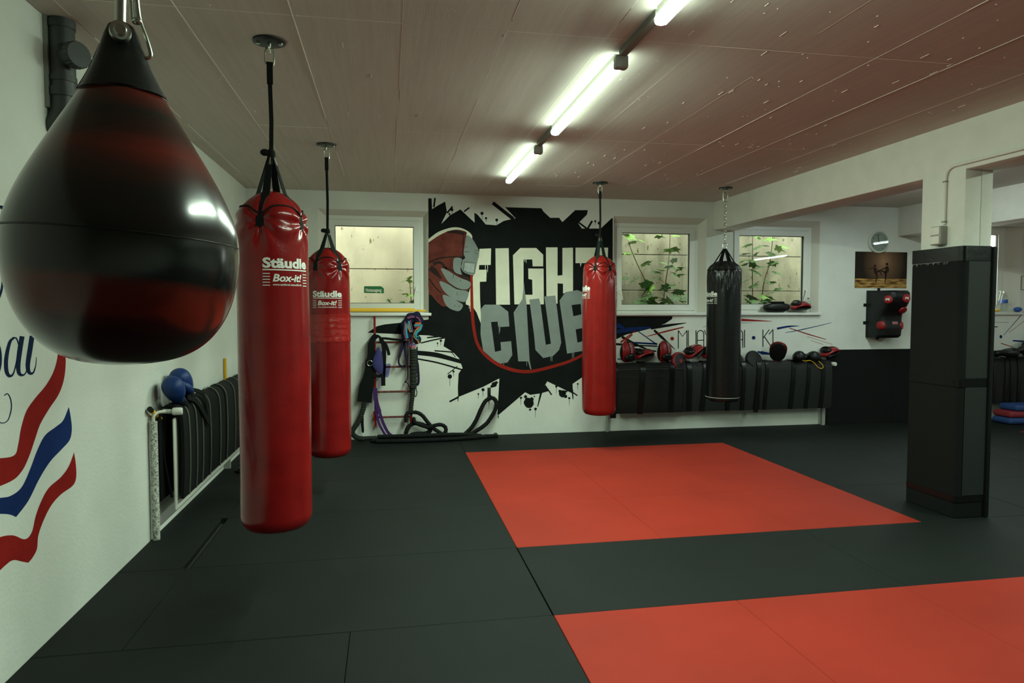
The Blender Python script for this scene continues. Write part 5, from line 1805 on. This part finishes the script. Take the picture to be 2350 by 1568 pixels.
tw_ = thing('striped_cloth', 'striped navy, orange and teal cloth slung over the ladder top', 'cloth', (.3, LY - .05, 1.2))
def lobe(pts, r0, squash=.7):
    pts = spline(pts, 6)
    n_ = len(pts)
    rings = []
    for i, p in enumerate(pts):
        t_ = (pts[min(i + 1, n_ - 1)] - pts[max(i - 1, 0)]).normalized()
        sd_ = Vector((0, -1, 0)).cross(t_).normalized()
        up_ = Vector((0, -1, 0))
        rr = r0 * (1 + .15 * math.sin(i * .8)) * (.75 if i in (0, n_ - 1) else 1)
        rings.append([p + sd_ * rr * math.cos(q) * (1 + .12 * math.sin(3 * q + i * .3)) + up_ * rr * squash * math.sin(q) for q in [2 * PI * k / 18 for k in range(18)]])
    return MB().rings(rings)
T4 = lambda *p, y=LY - .05: [P(a, b, y) for a, b in L4(*p)]
lobe(T4((900, 620), (870, 450), (880, 320), (950, 230), (1040, 210), (1100, 250), (1110, 330)), .052).build('fold', M['cfb'], tw_)
lobe(T4((1080, 230), (1120, 320), (1110, 420), (1050, 500), (1060, 590), (1090, 700)), .042).build('fold', M['cfb'], tw_)
lobe(T4((930, 250), (1000, 240), (1060, 260), (1075, 200)), .025).build('fold', M['cfp'], tw_)
for nm, mm, pp_, w_ in [('stripe', 'cfo', [(905, 330), (925, 420), (960, 490)], .022), ('stripe', 'cft', [(930, 290), (950, 390), (975, 490)], .028), ('stripe', 'cfp', [(955, 275), (975, 380), (990, 470)], .018),
                      ('stripe', 'cfp', [(860, 300), (850, 420), (845, 520), (890, 640)], .014), ('stripe', 'cft', [(1150, 350), (1130, 430), (1070, 490), (1045, 560), (1090, 610)], .032), ('stripe', 'cfo', [(1130, 390), (1070, 440), (1030, 510), (1030, 580), (1090, 640), (1105, 690)], .020), ('stripe', 'cfo', [(1040, 340), (1090, 330), (1150, 335)], .02), ('stripe', 'cft', [(885, 330), (880, 430), (885, 520), (905, 600)], .024), ('stripe', 'cfp', [(1060, 215), (1110, 250), (1140, 310)], .016), ('stripe', 'cft', [(1100, 560), (1085, 600), (1100, 650)], .016), ('stripe', 'cft', [(1020, 370), (1080, 365), (1145, 360)], .018), ('stripe', 'cfp', [(1030, 400), (1080, 395), (1130, 385)], .014), ('stripe', 'cfp', [(900, 240), (960, 215), (1030, 215)], .022)]:
    q = spline(T4(*pp_, y=LY - .092), 5)
    MB().ribbon(q, [Vector((1, 0, -.2))] * len(q) if abs(pp_[0][0] - pp_[-1][0]) < 90 else [Vector((.2, 0, 1))] * len(q), w_, .004).build(nm, M[mm], tw_)
for nm, mm, cy_, rx_ in [('elastic_ring', 'blue', 690, 62), ('elastic_ring', 'pinkplastic', 735, 46)]:
    o = MB().tube([P(a, b, LY - .05 - .03 * math.sin(q)) for q, (a, b) in [(q, L4((995 + rx_ * math.cos(q), cy_ + 25 * math.sin(q)))[0]) for q in [2 * PI * k / 22 for k in range(22)]]], .0045, 8, closed=True).build(nm, M[mm], None)
    tag(o, 'thin %s elastic ring hung under the striped cloth' % ('blue' if mm == 'blue' else 'pink'), 'ring', 'elastic rings on the ladder')

# ------------------------------------------------------------------ battle rope and its wall hook
def strands(pts, r, pitch=.075, n=3, per=4):
    P_ = spline(pts, per)
    # resample evenly
    out = [P_[0]]
    for p in P_[1:]:
        while (p - out[-1]).length > .011:
            out.append(out[-1] + (p - out[-1]).normalized() * .011)
    m = MB()
    fr = []
    up = None
    for i, p in enumerate(out):
        t = (out[min(i + 1, len(out) - 1)] - out[max(i - 1, 0)]).normalized()
        if up is None:
            up = t.orthogonal().normalized()
        else:
            up = (up - t * up.dot(t)).normalized()
        fr.append((p, up.copy(), t.cross(up)))
    for s in range(n):
        m.tube([p + (u * math.cos(2 * PI * (i * .011 / pitch + s / n)) + v * math.sin(2 * PI * (i * .011 / pitch + s / n))) * r * .5 for i, (p, u, v) in enumerate(fr)], r * .56, 6)
    return m


br = thing('battle_rope', 'thick black battle rope looped over a wall hook and coiled below', 'rope', (.7, 8.1, 0))
R5 = lambda *p, y=8.16: [P(a, b, y) for a, b in L5(*p)]
z_ = .027
fl_ = lambda x, y, k=0: Vector((x, y, z_ + k * .05))
hook_loop = R5((2090, 235), (2050, 270), (1990, 380), (1930, 520), (1860, 640), (1780, 720))
path1 = [fl_(-.20, 8.02), fl_(.05, 7.985), fl_(.35, 7.975), fl_(.65, 7.99), fl_(.85, 8.03)] + hook_loop[::-1] + R5((2120, 215), (2175, 220), (2215, 270), (2210, 360), (2150, 480), (2060, 600), (1930, 690), (1830, 745)) + [fl_(.80, 8.07), fl_(.55, 8.065), fl_(.25, 8.055), fl_(.0, 8.05)]
strands(path1, .026).build('rope', M['rope'], br, ang=60)
path2 = [fl_(-.15, 7.965), fl_(.15, 7.93), fl_(.45, 7.925), fl_(.75, 7.945), fl_(1.0, 7.99), fl_(1.15, 8.03), fl_(1.29, 8.05)]
strands(path2, .026).build('rope', M['rope'], br, ang=60)
path6 = [fl_(-.12, 8.0, .9), fl_(.15, 7.96, 1), fl_(.45, 7.95, 1), fl_(.75, 7.98, .9), fl_(.98, 8.03, .5), fl_(1.1, 8.06, 0)]
strands(path6, .024).build('rope', M['rope'], br, ang=60)
path3 = R5((900, 730), (930, 640), (1010, 585), (1100, 590), (1200, 625), (1260, 690), (1180, 730), (1040, 735), (960, 760), y=8.13) 
strands(path3, .026).build('rope', M['rope'], br, ang=60)
path4 = R5((905, 560), (900, 480), (930, 430), (1000, 425), (1060, 425), (1140, 470), (1210, 560), (1290, 650), (1380, 710), (1450, 760), y=8.11)
strands(path4, .024).build('rope', M['rope'], br, ang=60)
path5 = R5((1010, 500), (1030, 570), (1120, 610), (1240, 640), (1330, 610), (1420, 605), (1480, 650), (1470, 720), (1410, 755), (1320, 765), y=8.10)
strands(path5, .024).build('rope', M['rope'], br, ang=60)
MB().tube(R5((2185, 748), (2225, 745), y=8.04), .022, 12).build('end_cap', M['black'], br)
wh = thing('wall_hook', 'small black wall hook holding up the battle rope', 'hook', (1.22, D, .5))
hp = R5((2128, 165))[0]
MB().rbox(hp.x - .02, hp.x + .02, D - .012, D, hp.z - .06, hp.z + .075, .004, 2).build('plate', M['black'], wh)
MB().tube([(hp.x, D - .01, hp.z - .03), (hp.x, D - .10, hp.z - .068), (hp.x, D - .125, hp.z - .05), (hp.x, D - .13, hp.z - .0)], .008, 8).build('prong', M['black'], wh)

# ------------------------------------------------------------------ yellow sticks
for k, (pa, pb_, yv, zz, lb) in enumerate([((700, 0), (951, 0), 8.315, 1.548, 'shorter yellow rod lying on the window sill, against the frame'), ((700, 0), (977, 0), 8.255, 1.529, 'longer yellow rod lying at the front of the window sill')]):
    xa_, xb2 = at(640, 712, y=yv).x, at(pb_[0], 712, y=yv).x
    o = MB().cyl((xa_, yv, zz), (xb2, yv, zz), .013, 12).build('yellow_rod', M['yellow'])
    tag(o, lb, 'rod', 'yellow rods on the window sill')
sp_ = thing('slalom_pole', 'yellow slalom pole standing behind the mats by the side wall', 'pole', (-1.33, 7.2, 0))
pa_, pb2 = Vector((-1.475, 6.99, .0)), at(521.5, 830, x=-1.51)
pb2 = Vector((-1.535, 7.02, 1.045))
MB().cyl(Vector((-1.365, 6.80, .02)), Vector((-1.365, 6.80, .1)), .013, 12).build('pole_stub', M['yellow'], sp_)
MB().cyl(Vector((-1.560, 7.02, .0)), Vector((-1.560, 7.02, 1.07)), .0135, 12).build('pole', M['yellow'], sp_)
MB().lathe([(.001, .0), (.11, 0), (.115, .012), (.10, .03), (.03, .045), (.001, .045)], (-1.33, 6.83, 0), 28).build('rubber_base', M['rubber'], sp_)
o = thing('short_rod', 'short yellow rod with a black cap poking out behind the radiator', 'rod', (-1.54, 4.72, .86))
a_, b_ = Vector((-1.548, 4.86, .875)), Vector((-1.535, 4.99, .80))
MB().cyl(a_, b_, .016, 12).build('rod', M['yellow'], o)
MB().cyl(a_ + (a_ - b_).normalized() * .03, a_, .018, 12).build('cap', M['black'], o)


# ------------------------------------------------------------------ gloves and mitts
def make_glove(name, label, lm, group):
    """boxing glove: fist towards +z, cuff at the origin, thumb on +x"""
    t = thing(name, label, 'boxing glove', (0, 0, 0), group)
    K = [(0, .044, .036, 0), (.05, .050, .042, 0), (.085, .062, .052, -.004), (.12, .074, .062, -.01), (.16, .079, .068, -.014), (.20, .074, .068, -.018), (.23, .058, .056, -.02), (.247, .034, .034, -.02), (.252, .006, .006, -.02)]
    pts = spline([(z, rx, ry) for z, rx, ry, o in K], 4)
    of = spline([(o, 0, 0) for z, rx, ry, o in K], 4)
    MB().rings([[Vector((p.y * math.cos(q), p.z * math.sin(q) + of[i].x, p.x)) for q in [2 * PI * k / 28 for k in range(28)]] for i, p in enumerate(pts)]).build('shell', lm, t)
    th = spline([(.055, -.018, .075), (.078, -.030, .11), (.080, -.045, .15), (.062, -.058, .185)], 5)
    n_ = len(th)
    MB().tube(th, [.020 + .010 * math.sin(PI * i / (n_ - 1)) for i in range(n_)], 14).ell(th[-1], .021, .021, .021).build('thumb', lm, t)
    MB().lathe([(.045, -.07), (.049, -.055), (.049, .0), (.052, .03), (.050, .036)], (0, 0, 0), 28, Matrix.Diagonal((1, .82, 1))).build('cuff', M['kleather'], t)
    MB().lathe([(.050, -.048), (.0525, -.046), (.0525, -.004), (.050, -.002)], (0, 0, 0), 28, Matrix.Diagonal((1, .84, 1))).build('wrist_strap', M['web'], t)
    return t


def rot(d, roll=0):
    q = Vector(d).to_track_quat('Z', 'Y')
    return (q.to_matrix() @ Matrix.Rotation(roll, 3, 'Z')).to_euler()


gb = make_glove('boxing_glove', 'x', M['bglove'], 'blue boxing gloves on the radiator')
place(gb, Vector((-1.46, 5.02, .985)) - Vector((-.06, -.80, .58)).normalized() * .15, rot((-.06, -.80, .58), 2.6), 'blue boxing glove nearer the thermostat on the black mats', 'blue boxing gloves on the radiator')
gl2 = place(gb, Vector((-1.46, 5.27, 1.035)) - Vector((-.05, -.55, .8)).normalized() * .15, rot((-.05, -.55, .8), -.5), 'blue boxing glove behind the other one on the black mats', 'blue boxing gloves on the radiator')
g0 = bpy.data.objects[gb.name]
stp = thing('glove_straps', 'x', 'strap', (-1.4, 5.4, .6))
stp['label'] = 'black hook straps hanging from the blue gloves over the mats'
MB().ribbon(spline([(-1.43, 5.25, .915), (-1.395, 5.35, .87), (-1.375, 5.45, .78), (-1.37, 5.55, .70), (-1.368, 5.62, .66)], 5), (0, 1, .3), .05, .006).build('strap', M['web'], stp)
MB().ribbon(spline([(-1.45, 5.45, .945), (-1.405, 5.55, .905), (-1.38, 5.58, .82), (-1.372, 5.60, .70)], 5), (0, 1, 0), .06, .006).build('strap', M['web'], stp)


def make_mitt(label):
    """curved focus mitt: stands on z=0, back towards -y"""
    t = thing('focus_mitt', label, 'focus mitt', (0, 0, 0), 'focus mitts along the radiator top')
    rings = []
    nr = 14
    for i in range(nr + 1):
        a = -PI / 2 + PI * i / nr
        a = max(min(a, PI / 2 - .03), -PI / 2 + .03)
        z = .135 + .125 * math.sin(a)
        wv = .098 * abs(math.cos(a)) ** .75 * (1 + .08 * math.sin(a))
        bow = -.045 * (1 - ((z - .135) / .125) ** 2)
        rings.append([Vector((wv * math.cos(q), bow + (.030 * abs(math.cos(a)) ** .5) * math.sin(q) + .25 * (wv * math.cos(q)) ** 2 * 4, z)) for q in [2 * PI * k / 28 for k in range(28)]])
    MB().rings(rings).build('back', M['rleather'], t)
    st, st2 = [], []
    for i in range(13):
        z = .10 + .155 * i / 12
        s = (z - .135) / .125
        yb_ = -.045 * (1 - s * s) - .030 * max(0, 1 - s * s) ** .25 - .003
        st.append(Vector((.004, yb_, z)))
    MB().ribbon(st, (1, 0, 0), [.058 - .012 * math.sin(PI * i / 12) for i in range(13)], .003).build('centre_stripe', M['kleather'], t)
    MB().ribbon([p + Vector((0, -.0025, 0)) for p in st[2:-1]], (1, 0, 0), .032, .002).build('stripe_print', M['pinkprint'], t)
    rr = []
    for i in range(nr + 1):
        a = -PI / 2 + PI * i / nr
        a = max(min(a, PI / 2 - .03), -PI / 2 + .03)
        z = .135 + .118 * math.sin(a)
        wv = .092 * abs(math.cos(a)) ** .75
        rr.append([Vector((wv * math.cos(q), .005 + .018 * abs(math.cos(a)) ** .5 * math.sin(q) + .25 * (wv * math.cos(q)) ** 2 * 4, z)) for q in [2 * PI * k / 24 for k in range(24)]])
    MB().rings(rr).build('striking_face', M['kleather'], t)
    MB().ell((0, -.055, .075), .078, .038, .052).build('hand_pocket', M['kleather'], t)
    MB().ribbon([(-.075, -.06, .075), (-.04, -.092, .078), (0, -.098, .078), (.04, -.092, .078), (.075, -.06, .075)], (0, 0, 1), .034, .004).build('wrist_strap', M['web'], t)
    return t


def make_round_pad(label, rim, face, dot):
    t = thing('punch_pad', label, 'punching pad', (0, 0, 0), 'round pads along the radiator top')
    Q = Matrix.Rotation(PI / 2, 3, 'X')
    MB().lathe([(.001, -.03), (.105, -.03), (.118, -.02), (.122, 0), (.118, .02), (.106, .03), (.098, .031), (.09, .026)], (0, 0, 0), 36, Q).build('rim', rim, t)
    MB().lathe([(.099, .026), (.097, .031), (.05, .034), (.001, .035)], (0, 0, 0), 36, Q).build('face', face, t)
    if dot:
        MB().lathe([(.028, .034), (.027, .037), (.001, .038)], (0, 0, 0), 24, Q).build('dot', M['rleather'], t)
    return t


TOPZ = .874
GMIT = 'focus mitts along the radiator top'
mt = make_mitt('x')
place(mt, (2.93, 8.13, TOPZ - .004), Euler((.04, 0, .45)), 'red focus mitt standing beside the bright red bag', GMIT)
place(mt, (3.05, 8.15, TOPZ + .052), Euler((-1.35, 0, -1.35)), 'red focus mitt lying on its side between the two upright mitts', GMIT)
place(mt, (3.41, 8.13, TOPZ - .004), Euler((.05, .06, .5)), 'red focus mitt standing upright next to the painted red dot', GMIT)
place(mt, (3.74, 8.13, TOPZ + .045), Euler((-1.0, 0.1, -1.2)), 'dark red focus mitt leaning next to the round pad', GMIT)
place(mt, (3.97, 8.13, TOPZ + .045), Euler((-1.0, 0.1, -1.2)), 'dark red focus mitt half hidden behind the black bag', GMIT)
place(mt, (4.97, 8.11, TOPZ - .01), Euler((-.35, -.15, 2.6)), 'open red focus mitt under the painted number, beside black gloves', GMIT)
place(mt, (5.65, 8.13, TOPZ + .050), Euler((-1.3, 0, -1.3)), 'red focus mitt lying at the end of the radiator by the knob', GMIT)
rp = make_round_pad('x', M['rleather'], M['kleather'], True)
place(rp, (3.63, 8.12, TOPZ + .012), Euler((-.25, 0, .35)), 'round pad with red rim and red dot leaning on the radiator', 'round pads along the radiator top')
kp = make_round_pad('x', M['kleather'], M['kleather'], False)
place(kp, (4.42, 8.12, TOPZ + .035), Euler((-.5, 0, .6)), 'round black pad just beside the hanging black bag', 'round pads along the radiator top')
place(kp, (4.66, 8.12, TOPZ + .02), Euler((-.35, 0, .2)), 'round black pad standing alone below the painted blue dot', 'round pads along the radiator top')
kg = make_glove('boxing_glove', 'x', M['kleather'], 'black boxing gloves on the back radiator')
place(kg, Vector((5.27, 8.085, TOPZ + .072)) - Vector((-.45, -.85, .22)).normalized() * .15, rot((-.45, -.85, .22), .4), 'black boxing glove with pale badge next to the open red mitt', 'black boxing gloves on the back radiator')
place(kg, Vector((5.475, 8.085, TOPZ + .070)) - Vector((-.25, -.95, .18)).normalized() * .15, rot((-.25, -.95, .18), .2), 'black boxing glove nearer the radiator knob, yellow lace beneath', 'black boxing gloves on the back radiator')
o = MB().tube(spline([(5.25, 8.04, .895), (5.33, 8.03, .875), (5.40, 8.03, .88), (5.46, 8.025, .85), (5.51, 8.02, .795), (5.56, 8.02, .775), (5.59, 8.02, .79), (5.57, 8.02, .83), (5.53, 8.03, .87)], 6), .0045, 8).build('yellow_lace', M['yellow'])
tag(o, 'yellow lace looping down over the black mats', 'lace')

# sill of window 3
ks = thing('kick_pad', 'black oblong kick pad lying on the window sill', 'kick pad', (5.06, 8.28, 1.505))
MB().ell((5.06, 8.27, 1.572), .185, .065, .066, None, 32, 16, .75).build('pad', M['kleather'], ks)
MB().rbox(4.96, 5.15, 8.22, 8.31, 1.625, 1.65, .010, 2).build('arm_strap', M['web'], ks)
place(mt, (5.265, 8.255, 1.553), Euler((-1.5, 0, -1.5)), 'red focus mitt lying on the window sill beside the kick pad', 'focus mitts along the radiator top')


def bottle(x, y, z, s, label, lm, cap):
    t = thing('water_bottle', label, 'bottle', (x, y, z), 'plastic bottles on the window sills')
    MB().lathe([(.001, 0), (.030, 0), (.034, .008), (.034, .06), (.031, .075), (.034, .09), (.034, .15), (.026, .185), (.013, .205), (.013, .222)], (x, y, z), 24, Matrix.Scale(s, 3)).build('body', M['bottle'], t)
    MB().lathe([(.0345, .095), (.0350, .097), (.0350, .133), (.0345, .135)], (x, y, z), 24, Matrix.Scale(s, 3)).build('paper_label', lm, t)
    MB().lathe([(.014, .208), (.0155, .210), (.0155, .230), (.001, .231)], (x, y, z), 18, Matrix.Scale(s, 3)).build('cap', cap, t)


bottle(5.53, 8.28, 1.505, .85, 'clear bottle with a pinkish label beside the red mitt on the sill', M['pinkprint'], M['pinkprint'])
bottle(8.55, 8.24, 1.514, 1.25, 'clear bottle with a blue label on the sill beyond the pillar', M['blue'], M['white'])
o = MB().ell((8.78, 8.24, 1.545), .055, .04, .033, None, 20, 12, .8).build('tape_roll', M['blue'])
tag(o, 'small blue roll on the sill beyond the pillar', 'roll')
o = MB().ell((8.43, 8.24, 1.530), .05, .03, .018, None, 20, 10, .8).build('yellow_wrap', M['yellow'])
tag(o, 'small yellow wrap on the sill beside the blue labelled bottle', 'hand wrap')

# right end behind the pillar
place(kg, (8.32, 8.10, TOPZ + .06), Euler((PI / 2 - .2, .1, .5)), 'black boxing glove on the mats just beyond the pillar', 'black boxing gloves beyond the pillar')
place(kg, (8.60, 8.10, TOPZ + .075), Euler((PI / 2 - .4, .1, 1.0)), 'black boxing glove beyond the pillar, half cut by the picture edge', 'black boxing gloves beyond the pillar')
gb2 = thing('gym_bag', 'soft black gym bag on the mats at the picture edge', 'bag', (8.85, 8.1, .87))
MB().ell((8.93, 8.08, 1.0), .20, .11, .15, None, 28, 16, .75).build('body', M['kleather'], gb2)
MB().tube([(8.78, 8.0, 1.10), (8.80, 7.96, 1.19), (8.90, 7.96, 1.20), (8.94, 8.0, 1.10)], .010, 8).build('carry_strap', M['web'], gb2)
hk = thing('coat_hook', 'thin black T-shaped hook on the wall beside the pillar', 'hook', (8.3, D, 1.1))
MB().tube([(8.24, D - .05, 1.30), (8.42, D - .05, 1.30)], .007, 8).build('bar', M['black'], hk)
MB().tube([(8.35, D - .05, 1.30), (8.35, D - .05, .90)], .006, 8).build('rod', M['black'], hk)
MB().box(8.34, 8.36, D - .05, D, 1.27, 1.30).build('mount', M['black'], hk, smooth=False)
for k, (mm, nm, dx) in enumerate([('cushb', 'lowest blue', 0), ('cushr', 'red', .01), ('cushb', 'topmost blue', .10)]):
    o = MB().rbox(8.17 + dx, 8.85, 7.72, 8.02, .004 + .087 * k, .004 + .087 * k + .086, .036, 4).build('cushion', M[mm])
    tag(o, '%s flat cushion of the stack in front of the far radiator' % nm, 'cushion', 'cushions stacked on the floor')
